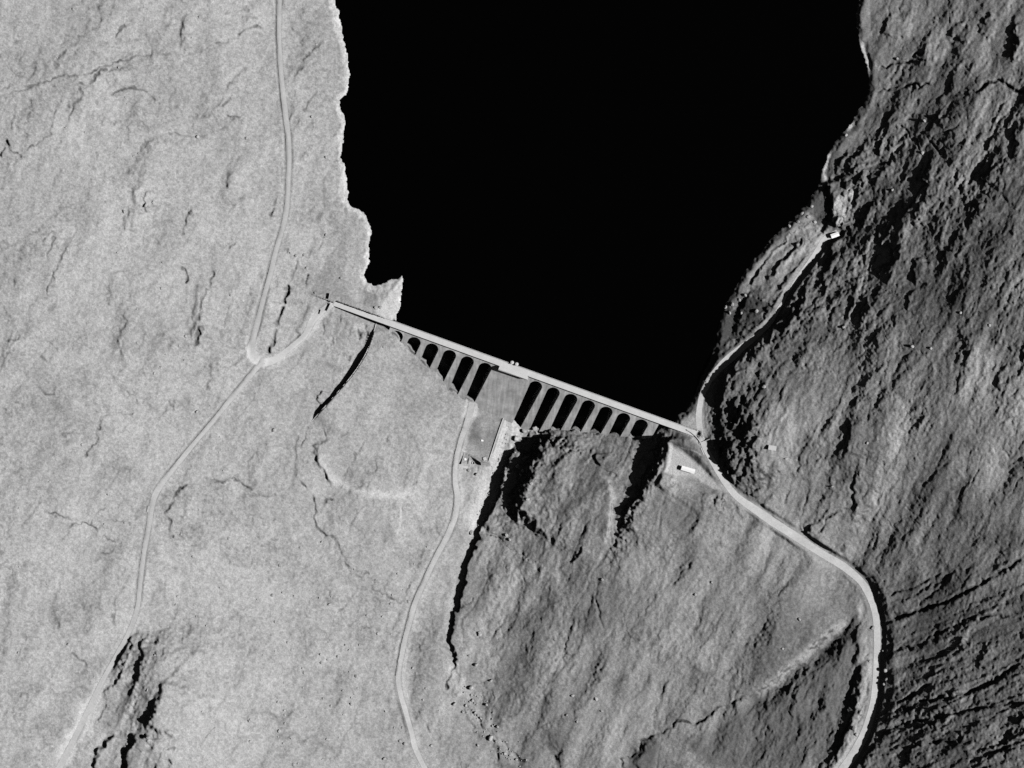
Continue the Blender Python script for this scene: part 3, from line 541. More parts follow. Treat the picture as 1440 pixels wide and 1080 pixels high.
# --- made ground
level([(945, 627), (942, 648), (938, 664), (960, 672), (1000, 692), (1026, 692), (1008, 678), (986, 658), (962, 636)], -3.5, 11)
patch([(943, 622), (940, 645), (936, 663), (948, 669), (958, 668), (980, 672), (1004, 687), (1032, 694), (1030, 688), (1008, 674), (984, 654), (958, 630), (950, 624)], 0.52, 0.85, 2.0)
patch([(944, 604), (966, 610), (978, 620), (988, 634), (996, 652), (1012, 676), (1024, 690), (1008, 676), (984, 654), (958, 631), (944, 622)], 0.15, 0.9, 1.2, 0.3)
tint([(948, 626), (962, 630), (974, 634), (985, 640)], 1.0, 0.34, 0.8, 0.3)
level([(672, 572), (712, 586), (690, 652), (650, 640)], (-55.2, 690, 590, 0.0, -0.012), 5, 0.2)
patch([(676, 574), (708, 586), (690, 650), (662, 640), (650, 634), (656, 610)], 0.275, 0.85, 2.5)
w = window(np.array([(650, 572), (710, 652)], float), 4)
mm = in_poly(PX[w], PY[w], [(676, 574), (708, 586), (690, 650), (650, 634), (656, 610)])
ALB[w] *= 1 + 0.75 * mm * fbm(PX[w], PY[w], 17, 3, 441)
tint([(150, 945), (128, 988), (106, 1030), (84, 1074)], 10, 0.56, 0.8, 2.4, 0.1, .8)
tint([(355, 480), (354, 498), (362, 508), (378, 511)], 7.5, 0.52, 0.85, 0.8)
tint([(372, 512), (388, 507), (411, 490), (431, 471), (444, 452), (458, 436)], 6.5, 0.49, 0.75, 1.0, .05)
tint([(452, 430), (444, 452), (436, 474)], 7, 0.42, 0.7, 1.2)
tint([(444, 425), (470, 424), (480, 440)], 8, 0.41, 0.6, 1.2)
patch([(526, 400), (566, 390), (566, 415), (560, 446), (545, 448), (528, 436), (520, 420)], 0.50, 0.8, 3.0, 1.2)
patch([(512, 412), (530, 404), (534, 420), (528, 432), (514, 430)], 0.24, 0.7, 3.0, 1.2)
patch([(500, 456), (512, 454), (511, 464), (502, 466)], 0.5, 0.7, 2)
tint([(731, 612), (742, 604), (752, 600), (757, 606)], 5, 0.54, 0.9, 1.6)
scarp([(724, 612), (723, 616), (722, 620)], 3, 3, 8, 0.4)
patch([(654, 572), (663, 562), (668, 575), (678, 583), (668, 586), (659, 590), (652, 590)], 0.46, 0.85, 1.5, .4)
tint([(668, 664), (660, 676), (653, 690), (646, 712)], 4, 0.46, 0.8, .8, .08)
tint([(664, 650), (672, 660), (668, 668)], 5, 0.45, 0.6, 1.0)
patch([(1068, 626), (1092, 622), (1098, 634), (1076, 640)], 0.36, 0.6, 3)
# fill held by the curved wall at the left wing
WALL = [(529, 455), (524, 473), (516, 494), (504, 515), (490, 534), (472, 555), (455, 574), (437, 594)]
w, d, s, t = near(np.array(WALL, float), 150, 0.0)
H[w] += 7.0 * sstep(0, 0.04, t) * sstep(0, 0.14, 1 - t) * sstep(-.6, .6, d * s) * np.exp(-np.clip(d * s, 0, None) / 60)
level([(531, 456), (548, 462), (545, 480), (524, 496), (518, 494), (526, 474)], (-5.0, 531, 470, -0.04, -0.055), 4, 0.3)
# walls of washed stone in the draw-down corner
for x in (538, 546, 555, 562):
    ridge([(x + 6, 392), (x, 412), (x - 5, 430)], 0.9, 2.2, 2.2, 1.2)
# steep right-bank rock, darkened in the albedo to deepen its shade
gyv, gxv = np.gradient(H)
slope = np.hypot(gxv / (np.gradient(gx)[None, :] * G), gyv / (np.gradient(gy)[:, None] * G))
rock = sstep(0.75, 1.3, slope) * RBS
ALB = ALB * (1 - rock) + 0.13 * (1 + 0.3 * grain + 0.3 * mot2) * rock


# ------------------------------------------------------------------ roads cut into the slope
def carve(pts, hw, cut, z=None, warp=0.25):
    """bench a road into the hillside: hw half width, cut the width of the batter, px"""
    line = smooth_line(pts, 4)
    zc = tps(line[:, 0], line[:, 1]) if z is None else np.interp(np.linspace(0, 1, len(line)), np.linspace(0, 1, len(z)), z)
    for _ in range(6):
        zc[1:-1] = 0.25 * zc[:-2] + 0.5 * zc[1:-1] + 0.25 * zc[2:]
    w = window(line, float(np.max(hw)) + cut + 6)
    d, s, t = line_dist(PX[w] + warp * WARPX[w], PY[w] + warp * WARPY[w], line)
    seg = np.concatenate([[0], np.cumsum(np.hypot(*(line[1:] - line[:-1]).T))])
    zz = np.interp(t * seg[-1], seg, zc)
    hwv = hw if np.isscalar(hw) else np.interp(t, np.linspace(0, 1, len(hw)), hw)
    m = 1 - sstep(hwv, hwv + cut, d)
    H[w] = H[w] * (1 - m) + zz * m

ROADS = {}
ROADS['crest_road'] = ([(984, 610), (1000, 645), (1030, 692), (1060, 715), (1100, 742), (1150, 775), (1191, 800), (1218, 828), (1232, 870), (1233, 930), (1229, 985), (1216, 1032), (1189, 1078), (1150, 1122), (1090, 1180), (1020, 1240), (930, 1300)],
                       [4.2, 4.2, 4.5, 5.5, 6, 5, 5, 5.5, 4.6, 4.8, 5.2, 6.5, 7, 7, 6.5, 6, 6])
ROADS['shore_track'] = ([(984, 612), (983, 580), (990, 548), (1005, 525), (1030, 500), (1058, 477), (1083, 454), (1097, 432), (1108, 412), (1125, 386), (1150, 351), (1163, 334), (1178, 327)],
                        [4.5, 4.2, 4.0, 5.5, 6.0, 3.6, 2.6, 2.0, 1.5, 2.4, 3.4, 4.2, 4.5])
ROADS['valley_road'] = ([(664, 566), (658, 590), (648, 620), (641, 650), (640, 676), (643, 700), (639, 728), (628, 755), (612, 785), (598, 815), (583, 850), (573, 885), (565, 920), (560, 950), (563, 975), (571, 1003), (578, 1028), (584, 1052), (597, 1080), (622, 1120), (660, 1180), (690, 1260), (700, 1360)],
                        [4, 4, 3.6, 3.5, 3.6, 4.2, 4.2, 3.8, 3.6, 3.6, 3.6, 3.6, 3.3, 3.3, 3.4, 3.4, 3.4, 3.4, 3.4, 3.4, 3.4, 3.4, 3.4])
ROADS['upper_track'] = ([(370, -330), (382, -240), (390, -150), (393, -60), (393, 0), (392, 40), (394, 90), (400, 150), (405, 190), (406, 230), (404, 280), (399, 315), (390, 345), (380, 385), (369, 425), (359, 465), (353, 488), (356, 502), (369, 510), (387, 505), (410, 489), (430, 471), (440, 452), (456, 436), (468, 427)],
                        [3.4] * 15 + [3.6, 5, 6.5, 5.5, 4.6, 4.6, 5, 6, 5, 4])
ROADS['hill_track'] = ([(368, 509), (352, 528), (327, 558), (302, 589), (272, 625), (247, 655), (224, 685), (214, 710), (209, 740), (202, 780), (197, 820), (193, 855), (183, 885), (165, 920), (146, 953), (126, 995), (106, 1035), (84, 1078), (60, 1124), (20, 1190), (-30, 1280)],
                       [4, 3.8, 3.4, 3.2, 3.2, 3.2, 4, 4, 3.4, 3.2, 3.2, 3.2, 3.2, 3.2, 3.2, 3.6, 4, 4, 4, 4, 4])
carve(ROADS['valley_road'][0], 4.0, 6)
carve(ROADS['upper_track'][0], 3.8, 4)
carve(ROADS['hill_track'][0], 3.8, 4)
carve(ROADS['shore_track'][0], [w + 0.6 for w in ROADS['shore_track'][1]], 6)
carve(ROADS['crest_road'][0], [w + 2.0 for w in ROADS['crest_road'][1]], 6.0)

for k_, wv, vv in (('upper_track', 5.5, .41), ('hill_track', 5.5, .41), ('valley_road', 6, .41), ('crest_road', 10, .37), ('shore_track', 7, .36)):
    tint(ROADS[k_][0], wv, vv, 0.5, 2.6, 0.0, 0.8)      # trodden verges of uneven width
# drains along the uphill side of the tracks
def offset(pts, o):
    l = smooth_line(pts, 4)
    tg = np.gradient(l, axis=0)
    tg /= np.hypot(tg[:, 0], tg[:, 1])[:, None] + 1e-9
    return l + np.stack([tg[:, 1], -tg[:, 0]], -1) * o
def drain(pts, h, wd, peat):
    w = window(pts, wd * 4 + 4)
    d, s, t = line_dist(PX[w] + 0.3 * WARPX[w], PY[w] + 0.3 * WARPY[w], pts)
    g = np.exp(-(d / wd) ** 2) * (0.55 + 0.45 * np.clip(1 + 1.5 * mot2[w], 0, 2))
    H[w] -= h * g
    ALB[w] *= 1 - peat * np.clip(g, 0, 1)
up = ROADS['upper_track'][0]
drain(offset(up[:17], -4.6), 0.9, 1.3, 0.5)
drain(offset(ROADS['hill_track'][0][:12], -4.4), 0.8, 1.1, 0.45)
drain(offset(ROADS['valley_road'][0][1:14], -5.0), 0.8, 1.0, 0.4)


# ------------------------------------------------------------------ shores
LAKE = [p for p in SHORE_L] + [p for p in SHORE_R]
sl = smooth_line(SHORE_L, 2)
sr = smooth_line(SHORE_R, 2)
wq = 1.8
inside = in_poly(PX + wq * WARPX * 0.6, PY + wq * WARPY * 0.6, [tuple(p) for p in np.concatenate([sl, sr])])
dl, _, _ = line_dist(PX + wq * WARPX * 0.6, PY + wq * WARPY * 0.6, sl)
dr, _, _ = line_dist(PX + wq * WARPX * 0.6, PY + wq * WARPY * 0.6, sr)
dsh = np.minimum(dl, dr)
hx = np.where(inside, np.minimum(H, WATER - 0.25 - 0.22 * np.minimum(dsh, 120)), H)
patchR = np.exp(-((PX - 1216) / 11) ** 2 - ((PY - 82) / 26) ** 2) + np.exp(-((PX - 1166) / 9) ** 2 - ((PY - 238) / 24) ** 2) + 0.8 * np.exp(-((PX - 1196) / 8) ** 2 - ((PY - 176) / 9) ** 2)
lo = WATER + 0.12 + np.minimum(dsh, np.where(dl < dr, 30, 7)) * np.where(dl < dr, 0.22, 0.5 - 0.52 * np.clip(1.5 * patchR, 0, 1)) + 0.25 * nC * sstep(0, 5, dsh)
upst = (PY - 510.6) - 0.362 * (PX - 692.8) < -4
hx = np.where(~inside & upst, np.maximum(hx, lo), hx)
blend = np.where(dl < dr, 0.9 * (1 - sstep(4, 30, dsh)), np.clip(0.6 + patchR, 0, .95) * (1 - sstep(2 + 4 * np.clip(patchR, 0, 1), 9, dsh)))
hx = np.where(~inside & upst, hx * (1 - blend) + np.maximum(lo, WATER + 0.1) * blend, hx)
H = hx
bank = (1 - sstep(5, 16, dr + 8 * mot2 + 3 * nC)) * (~inside) * upst * (dr < dl)   # steep right shore bank, its shade darkened into the albedo
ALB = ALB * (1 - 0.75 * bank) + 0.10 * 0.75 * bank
# pale draw-down band of washed stones along the shore
bandw = np.clip(9 + 9 * fbm(PX, PY, 45, 3, 131) + 3.5 * nC, 1.5, 18)
band = (~inside) & (dl < dr) & upst
mL = np.where(band, 1 - sstep(bandw * 0.6, bandw * 1.15, dl), 0) * sstep(-1.0, 0.4, np.where(dl < 5, 1, 0))
mR = np.where((~inside) & (dr <= dl) & upst, (1 - sstep(4.5, 7, dr + 2.5 * nC)) * np.clip(patchR * 1.6, 0, 1), 0)
ms = np.clip(mL + mR, 0, 1)
ALB = ALB * (1 - ms) + 0.55 * (1 + 0.25 * grain + 0.2 * nC) * ms
H += ms * 0.35 * nC * (~inside)

# ------------------------------------------------------------------ the ground keeps clear of the dam
WXg = CX + ((PX - 720) * G - CX) * (CAM_Z - H) / CAM_Z
WYg = CY + ((540 - PY) * G - CY) * (CAM_Z - H) / CAM_Z
Ug, Vg = world_uv(WXg, WYg)
U0, U1 = -152.5 * G, 250 * G
zface = ZF - Vg / KF
TV = [world_uv(*at(q[0], q[1], face_point(*q)[2])[:2]) for q in TIPS]
ext = np.interp(Ug, [-153 * G, -150 * G] + [t[0] for t in TV[:6]] + [t[0] for t in TV[6:]] + [252 * G], [0, 3] + [t[1] for t in TV] + [0]) + 0.9 + 2.2 * vnoise(PX / 9.0, PY / 9.0, 401)
m = (Ug > U0) & (Ug < U1) & (Vg > -6.5) & (Vg < ext)
H = np.where(m, np.minimum(H, np.where(Vg > 0, np.minimum(zface - 0.8 - 13.0 * sstep(2.2, 6.0, ext - Vg), H), -4.0)), H)  # bay floors also sunk deep so they lie in full shade
m = (Ug > -238 * G) & (Ug < 308 * G) & (Vg > np.where(Ug < -152 * G, -4.4, -5.4)) & (Vg < 0.4)
H = np.where(m, np.minimum(H, -1.6), H)
m = (Ug > -236 * G) & (Ug < -150 * G) & (Vg > -4.5) & (Vg < 24)
H = np.where(m, np.minimum(H, np.interp(Ug / G, [-236, -175, -150], [-3.0, -9.0, -7.0]) + 0.75 * np.clip(Vg - 2.0, 0, 60)), H)

WX = CX + ((PX - 720) * G - CX) * (CAM_Z - H) / CAM_Z
WY = CY + ((540 - PY) * G - CY) * (CAM_Z - H) / CAM_Z

def ground_z(px, py):
    """height of the finished ground at a survey point (bilinear)"""
    px, py = np.atleast_1d(np.asarray(px, float)), np.atleast_1d(np.asarray(py, float))
    i = np.clip(np.searchsorted(gx, px) - 1, 0, NX - 2)
    j = np.clip(np.searchsorted(gy, py) - 1, 0, NY - 2)
    a, b = (px - gx[i]) / (gx[i + 1] - gx[i]), (py - gy[j]) / (gy[j + 1] - gy[j])
    return (H[j, i] * (1 - a) + H[j, i + 1] * a) * (1 - b) + (H[j + 1, i] * (1 - a) + H[j + 1, i + 1] * a) * b

def spot(px, py, dz=0.0):
    z = float(ground_z(px, py)[0]) + dz
    return at(px, py, z)

# ------------------------------------------------------------------ materials
def mat(name, col, rough=0.9, var=0.15, scale=0.4, spec=0.2, attr=None, var2=0.0, scale2=0.05, bump=0.0, runs=0.0):
    m = bpy.data.materials.new(name)
    m.use_nodes = True
    nt = m.node_tree
    b = nt.nodes['Principled BSDF']
    b.inputs['Roughness'].default_value = rough
    b.inputs['Specular IOR Level'].default_value = spec
    tc = nt.nodes.new('ShaderNodeTexCoord')
    def noise(sc, det):
        t = nt.nodes.new('ShaderNodeTexNoise')
        t.inputs['Scale'].default_value = sc
        t.inputs['Detail'].default_value = det
        t.inputs['Roughness'].default_value = 0.65
        nt.links.new(tc.outputs['Object'], t.inputs['Vector'])
        mr = nt.nodes.new('ShaderNodeMapRange')
        mr.inputs['From Min'].default_value = 0.25
        mr.inputs['From Max'].default_value = 0.75
        nt.links.new(t.outputs['Fac'], mr.inputs['Value'])
        return mr, t
    a, ta = noise(scale, 4)
    a.inputs['To Min'].default_value, a.inputs['To Max'].default_value = 1 - var, 1 + var
    fac = a.outputs['Result']
    if var2:
        c, _ = noise(scale2, 5)
        c.inputs['To Min'].default_value, c.inputs['To Max'].default_value = 1 - var2, 1 + var2
        mu = nt.nodes.new('ShaderNodeMath'); mu.operation = 'MULTIPLY'
        nt.links.new(fac, mu.inputs[0]); nt.links.new(c.outputs['Result'], mu.inputs[1])
        fac = mu.outputs[0]
    if runs:                                            # rain streaks down the sloping faces
        mp = nt.nodes.new('ShaderNodeMapping')
        mp.vector_type = 'POINT'
        mp.inputs['Rotation'].default_value = (0, 0, math.atan2(-UY, UX))
        mp.inputs['Scale'].default_value = (0.45, 0.035, 0.035)
        nt.links.new(tc.outputs['Object'], mp.inputs['Vector'])
        c, tn = noise(1.0, 5)
        nt.links.new(mp.outputs['Vector'], tn.inputs['Vector'])
        c.inputs['To Min'].default_value, c.inputs['To Max'].default_value = 1 - runs, 1 + runs
        mu = nt.nodes.new('ShaderNodeMath'); mu.operation = 'MULTIPLY'
        nt.links.new(fac, mu.inputs[0]); nt.links.new(c.outputs['Result'], mu.inputs[1])
        fac = mu.outputs[0]
    mx = nt.nodes.new('ShaderNodeVectorMath'); mx.operation = 'SCALE'
    if attr:
        at_ = nt.nodes.new('ShaderNodeAttribute'); at_.attribute_name = attr
        nt.links.new(at_.outputs['Color'], mx.inputs[0])
    else:
        mx.inputs[0].default_value = (col, col, col)
    nt.links.new(fac, mx.inputs['Scale'])
    nt.links.new(mx.outputs['Vector'], b.inputs['Base Color'])
    if bump:
        bp = nt.nodes.new('ShaderNodeBump')
        bp.inputs['Strength'].default_value = bump
        bp.inputs['Distance'].default_value = 0.5
        nt.links.new(ta.outputs['Fac'], bp.inputs['Height'])
        nt.links.new(bp.outputs['Normal'], b.inputs['Normal'])
    return m

M = {
    'ground': mat('hill_grass', 0.3, 0.95, 0.34, 0.8, 0.05, attr='albedo', bump=0.35),
    'road': mat('gravel_road', 0.36, 0.95, 0.16, 0.7, 0.1, var2=0.16, scale2=0.07),
    'track': mat('grassy_track', 0.335, 0.95, 0.14, 0.7, 0.1, var2=0.12, scale2=0.08),
    'concrete': mat('weathered_concrete', 0.42, 0.85, 0.10, 0.6, 0.2, var2=0.36, scale2=0.09, runs=0.36),
    'deck': mat('pale_deck_concrete', 0.39, 0.85, 0.10, 0.7, 0.2, var2=0.10, scale2=0.12),
    'oldcon': mat('stained_concrete', 0.25, 0.9, 0.16, 0.5, 0.2, var2=0.12, scale2=0.12),
    'rock': mat('grey_boulder', 0.28, 0.9, 0.2, 0.8, 0.2),
    'roof': mat('white_roof_sheet', 0.62, 0.5, 0.03, 0.8, 0.3),
    'wallp': mat('pale_hut_wall', 0.36, 0.8, 0.06, 0.8, 0.2),
    'door': mat('dark_door', 0.08, 0.6, 0.1, 1.0, 0.3),
    'steel': mat('grey_steel', 0.25, 0.5, 0.1, 1.0, 0.5),
}
wm = bpy.data.materials.new('deep_loch_water')
wm.use_nodes = True
b = wm.node_tree.nodes['Principled BSDF']
b.inputs['Base Color'].default_value = (0.0003, 0.0003, 0.0003, 1)
b.inputs['Roughness'].default_value = 0.06
b.inputs['IOR'].default_value = 1.33
nz = wm.node_tree.nodes.new('ShaderNodeTexNoise'); nz.inputs['Scale'].default_value = 0.35; nz.inputs['Detail'].default_value = 4
bp = wm.node_tree.nodes.new('ShaderNodeBump'); bp.inputs['Strength'].default_value = 0.08; bp.inputs['Distance'].default_value = 0.3
tc = wm.node_tree.nodes.new('ShaderNodeTexCoord')
wm.node_tree.links.new(tc.outputs['Object'], nz.inputs['Vector'])
wm.node_tree.links.new(nz.outputs['Fac'], bp.inputs['Height'])
wm.node_tree.links.new(bp.outputs['Normal'], b.inputs['Normal'])

# ------------------------------------------------------------------ object helpers
def link(o, parent=None):
    C.objects.link(o)
    if parent:
        o.parent = parent
    return o

def tag(o, label=None, cat=None, group=None, kind=None):
    if label: o['label'] = label
    if cat: o['category'] = cat
    if group: o['group'] = group
    if kind: o['kind'] = kind
    return o

def empty(name, loc, rz=0.0):
    o = bpy.data.objects.new(name, None)
    o.location = loc
    o.rotation_euler = (0, 0, rz)
    o.empty_display_size = 2
    return link(o)

class MB:
    """collects faces for ONE mesh"""
    def __init__(self):
        self.v, self.f = [], []
    def add(self, vs, fs):
        k = len(self.v)
        self.v += [tuple(map(float, p)) for p in vs]
        self.f += [tuple(i + k for i in f) for f in fs]
        return self
    def hexa(self, a, b):
        """two quads (lists of 4 points) joined into a closed block"""
        return self.add(list(a) + list(b), [(3, 2, 1, 0), (4, 5, 6, 7), (0, 1, 5, 4), (1, 2, 6, 5), (2, 3, 7, 6), (3, 0, 4, 7)])
    def box(self, x0, x1, y0, y1, z0, z1):
        return self.hexa([(x0, y0, z0), (x1, y0, z0), (x1, y1, z0), (x0, y1, z0)], [(x0, y0, z1), (x1, y0, z1), (x1, y1, z1), (x0, y1, z1)])
    def lathe(self, prof, n=12, cx=0, cy=0):
        vs, fs = [], []
        for r, z in prof:
            vs += [(cx + r * math.cos(2 * math.pi * i / n), cy + r * math.sin(2 * math.pi * i / n), z) for i in range(n)]
        for k in range(len(prof) - 1):
            for i in range(n):
                j = (i + 1) % n
                fs.append((k * n + i, k * n + j, (k + 1) * n + j, (k + 1) * n + i))
        fs.append(tuple(range(n))[::-1])
        fs.append(tuple((len(prof) - 1) * n + i for i in range(n)))
        return self.add(vs, fs)
    def build(self, name, m, parent=None, smooth=False):
        me = bpy.data.meshes.new(name)
        me.from_pydata(self.v, [], self.f)
        bm = bmesh.new(); bm.from_mesh(me)
        bmesh.ops.recalc_face_normals(bm, faces=bm.faces)
        bm.to_mesh(me); bm.free()
        me.materials.append(m)
        if smooth:
            me.polygons.foreach_set('use_smooth', [True] * len(me.polygons))
        return link(bpy.data.objects.new(name, me), parent)

# ------------------------------------------------------------------ ground sheet
me = bpy.data.meshes.new('ground')
co = np.stack([WX, WY, H], -1).reshape(-1, 3).astype(np.float32)
idx = np.arange(NX * NY, dtype=np.int32).reshape(NY, NX)
quads = np.stack([idx[:-1, :-1], idx[1:, :-1], idx[1:, 1:], idx[:-1, 1:]], -1).reshape(-1, 4)
nq = len(quads)
me.vertices.add(len(co)); me.vertices.foreach_set('co', co.ravel())
me.loops.add(nq * 4); me.loops.foreach_set('vertex_index', quads.ravel())
me.polygons.add(nq); me.polygons.foreach_set('loop_start', np.arange(0, nq * 4, 4, dtype=np.int32))
me.update(calc_edges=True)
me.polygons.foreach_set('use_smooth', np.ones(nq, bool))
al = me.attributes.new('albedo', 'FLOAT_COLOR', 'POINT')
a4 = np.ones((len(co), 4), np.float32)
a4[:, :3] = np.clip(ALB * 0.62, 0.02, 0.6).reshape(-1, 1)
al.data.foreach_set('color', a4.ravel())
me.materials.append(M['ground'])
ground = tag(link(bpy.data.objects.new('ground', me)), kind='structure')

# ------------------------------------------------------------------ water of the loch
lake = [(470, 427), (985, 611), (1080, 470), (1330, 300), (1360, 0), (1500, -700), (2000, -2650), (0, -2650), (300, -700), (380, 0), (390, 300), (440, 405)]
mb = MB()
mb.add([at(x, y, WATER) for x, y in lake], [tuple(range(len(lake)))[::-1]])
tag(mb.build('loch_water', wm), kind='structure')

# ------------------------------------------------------------------ roads
def ribbon(name, pts, hw, m, dz=0.10, nx=5, jitter=0.5):
    line = smooth_line(pts, 9)
    hw = np.interp(np.linspace(0, 1, len(line)), np.linspace(0, 1, len(hw)), hw)
    tg = np.gradient(line, axis=0)
    tg /= np.hypot(tg[:, 0], tg[:, 1])[:, None] + 1e-9
    nm = np.stack([-tg[:, 1], tg[:, 0]], -1)
    rs = np.random.RandomState(len(name) * 7)
    jl = np.convolve(rs.randn(len(line) + 4), np.ones(5) / 5, 'valid') * jitter
    jr = np.convolve(rs.randn(len(line) + 4), np.ones(5) / 5, 'valid') * jitter
    rows = []
    for k in range(nx):
        f = -1 + 2 * k / (nx - 1)
        off = np.where(f < 0, f * (hw + jl), f * (hw + jr))
        q = line + nm * off[:, None]
        z = ground_z(q[:, 0], q[:, 1]) + dz
        rows.append([at(a, b, c) for a, b, c in zip(q[:, 0], q[:, 1], z)])
    L = len(line)
    vs = [rows[k][i] for i in range(L) for k in range(nx)]
    fs = [(i * nx + k, i * nx + k + 1, (i + 1) * nx + k + 1, (i + 1) * nx + k) for i in range(L - 1) for k in range(nx - 1)]
    mb = MB(); mb.add(vs, fs)
    o = mb.build(name, m, smooth=True)
    # keep the faces looking up
    return tag(o, kind='structure')

ribbon('crest_road', *ROADS['crest_road'], M['road'], 0.16, 9, 0.6)
ribbon('shore_track', *ROADS['shore_track'], M['road'], 0.11, 5, 0.8)
ribbon('valley_road', *ROADS['valley_road'], M['road'], 0.12, 5, 0.35)
ribbon('upper_track', *ROADS['upper_track'], M['track'], 0.11, 5, 0.5)
ribbon('hill_track', *ROADS['hill_track'], M['track'], 0.12, 5, 0.5)

# ------------------------------------------------------------------ the buttress dam
HG = 6.0                                             # half width of a bay at the crest
BAYS_L = [-139.4 + 26.57 * i for i in range(6)]
BAYS_R = [69.3 + 26.4 * i for i in range(7)]
BAYS = [b * G for b in BAYS_L + BAYS_R]
ZS = ZF - (1.7 / KF) - HG                            # springing of the arches
BOT = -64.0
UL, UR = -239 * G, 303 * G
SP0, SP1 = 10.5 * G, 54.0 * G                        # the overflow block
dam = empty('buttress_dam', dw(22, 0, 0))
tag(dam, 'long pale concrete buttress dam with arched bays holding back the black loch', 'dam')
dam_in = Vector(dw(22, 0, 0))
def dwl(u, v, z):
    return Vector(dw(u, v, z)) - dam_in

def half_gap(z):
    return HG - 0.034 * max(0.0, ZS - z)

# piers: between bays, tapering outwards below the springing
edges = []
def pier(uL, uR, gapL, gapR, zb=BOT):
    """pier between u = uL and u = uR at the crest; gapL / gapR: a bay adjoins on that side"""
    mb = MB()
    zs = [ZF, ZS, zb]
    rings = []
    for z in zs:
        gl = (HG - half_gap(z)) if gapL else 0.0
        gr = (HG - half_gap(z)) if gapR else 0.0
        vf = (ZF - z) * KF
        rings.append([dwl(uL - gl, -1.6, z), dwl(uR + gr, -1.6, z), dwl(uR + gr, vf, z), dwl(uL - gl, vf, z)])
    vs = [p for r in rings for p in r]
    fs = [(0, 1, 2, 3), (8, 11, 10, 9)]
    for k in (0, 4):
        fs += [(k + i, k + 4 + i, k + 4 + (i + 1) % 4, k + (i + 1) % 4) for i in range(4)]
    mb.add(vs, fs)
    return mb.build('buttress', M['concrete'], dam)
pier(-152.3 * G, BAYS[0] - HG, False, True)
for i in range(5):
    pier(BAYS[i] + HG, BAYS[i + 1] - HG, True, True)
for i in range(6, 12):
    pier(BAYS[i] + HG, BAYS[i + 1] - HG, True, True)
pier(BAYS[12] + HG, 249.5 * G, True, False, -34.0)

# arched heads of the bays
for bu in BAYS:
    mb = MB()
    N = 14
    vs, fs = [], []
    for i in range(N + 1):
        a = math.pi * (1 - i / N)
        u, z = bu + HG * math.cos(a), ZS + HG * math.sin(a)
        vf = (ZF - z) * KF
        vs += [dwl(u, vf, z), dwl(u, 0.0, ZF), dwl(u, -1.6, z), dwl(u, -1.6, ZF)]
    for i in range(N):
        k, q = 4 * i, 4 * i + 4
        fs += [(k, q, q + 1, k + 1), (k, k + 2, q + 2, q), (k + 1, q + 1, q + 3, k + 3), (k + 2, k + 3, q + 3, q + 2)]
    mb.add(vs, fs)
    mb.build('arch', M['concrete'], dam)

# water-side wall behind every bay
mb = MB()
mb.hexa([dwl(UL, -5.55, BOT), dwl(UR - 6, -5.55, BOT), dwl(UR - 6, -1.63, BOT), dwl(UL, -1.63, BOT)],
        [dwl(UL, -5.55, -0.62), dwl(UR - 6, -5.55, -0.62), dwl(UR - 6, -1.63, -0.62), dwl(UL, -1.63, -0.62)])
mb.build('upstream_wall', M['oldcon'], dam)

# overflow block in the middle: rounded crest, long plain face
mb = MB()
prof = []
uA, uB = BAYS[5] + HG, BAYS[6] - HG
for v, z in [(-1.6, -3.4), (0.4, -3.2), (1.8, -3.7), (2.9, -4.9)]:
    prof.append((v, z))
for k in range(0, 25):
    z = -5.1 - k * 2.15
    prof.append(((ZF - z) * KF, z))
prof += [(46.5, -57.6), (48.5, -57.9), (48.5, -64), (-1.6, -64)]
vs = []
for v, z in prof:
    sp = HG - half_gap(z)
    vs += [dwl(uA - sp, v, z), dwl(uB + sp, v, z)]
n_ = len(prof)
fs = [(2 * i, 2 * i + 1, (2 * ((i + 1) % n_)) + 1, 2 * ((i + 1) % n_)) for i in range(n_)]
fs += [tuple(range(0, 2 * n_, 2)), tuple(range(1, 2 * n_, 2))[::-1]]
mb.add(vs, fs)
mb.build('spillway_face', M['concrete'], dam)
# shoulders beside the overflow
for a, b_ in ((uA, SP0 - 0.4), (SP1 + 0.4, uB)):
    mb = MB()
    mb.hexa([dwl(a, -1.6, -7), dwl(b_, -1.6, -7), dwl(b_, (ZF + 7) * KF - .05, -7), dwl(a, (ZF + 7) * KF - .05, -7)],
            [dwl(a, -1.6, ZF), dwl(b_, -1.6, ZF), dwl(b_, 0.02, ZF), dwl(a, 0.02, ZF)])
    mb.build('spillway_shoulder', M['concrete'], dam)
# piers and wide bridge over the overflow
for k in range(4):
    u = SP0 + 0.52 + k * (SP1 - SP0 - 1.04) / 3
    ve = 4.05 if k == 0 else 3.4
    mb = MB()
    mb.hexa([dwl(u - .5, -1.6, -7.5), dwl(u + .5, -1.6, -7.5), dwl(u + .5, ve, -7.5), dwl(u - .5, ve, -7.5)],
            [dwl(u - .5, -1.6, -1.32), dwl(u + .5, -1.6, -1.32), dwl(u + .5, ve, -1.32), dwl(u - .5, ve, -1.32)])
    mb.build('bridge_pier', M['concrete'], dam)
mb = MB()
mb.hexa([dwl(SP0, 0.35, -1.3), dwl(SP1, 0.35, -1.3), dwl(SP1, 3.75, -1.3), dwl(SP0, 4.15, -1.3)],
        [dwl(SP0, 0.35, -0.03), dwl(SP1, 0.35, -0.03), dwl(SP1, 3.75, -0.03), dwl(SP0, 4.15, -0.03)])
mb.build('spillway_bridge', M['deck'], dam)
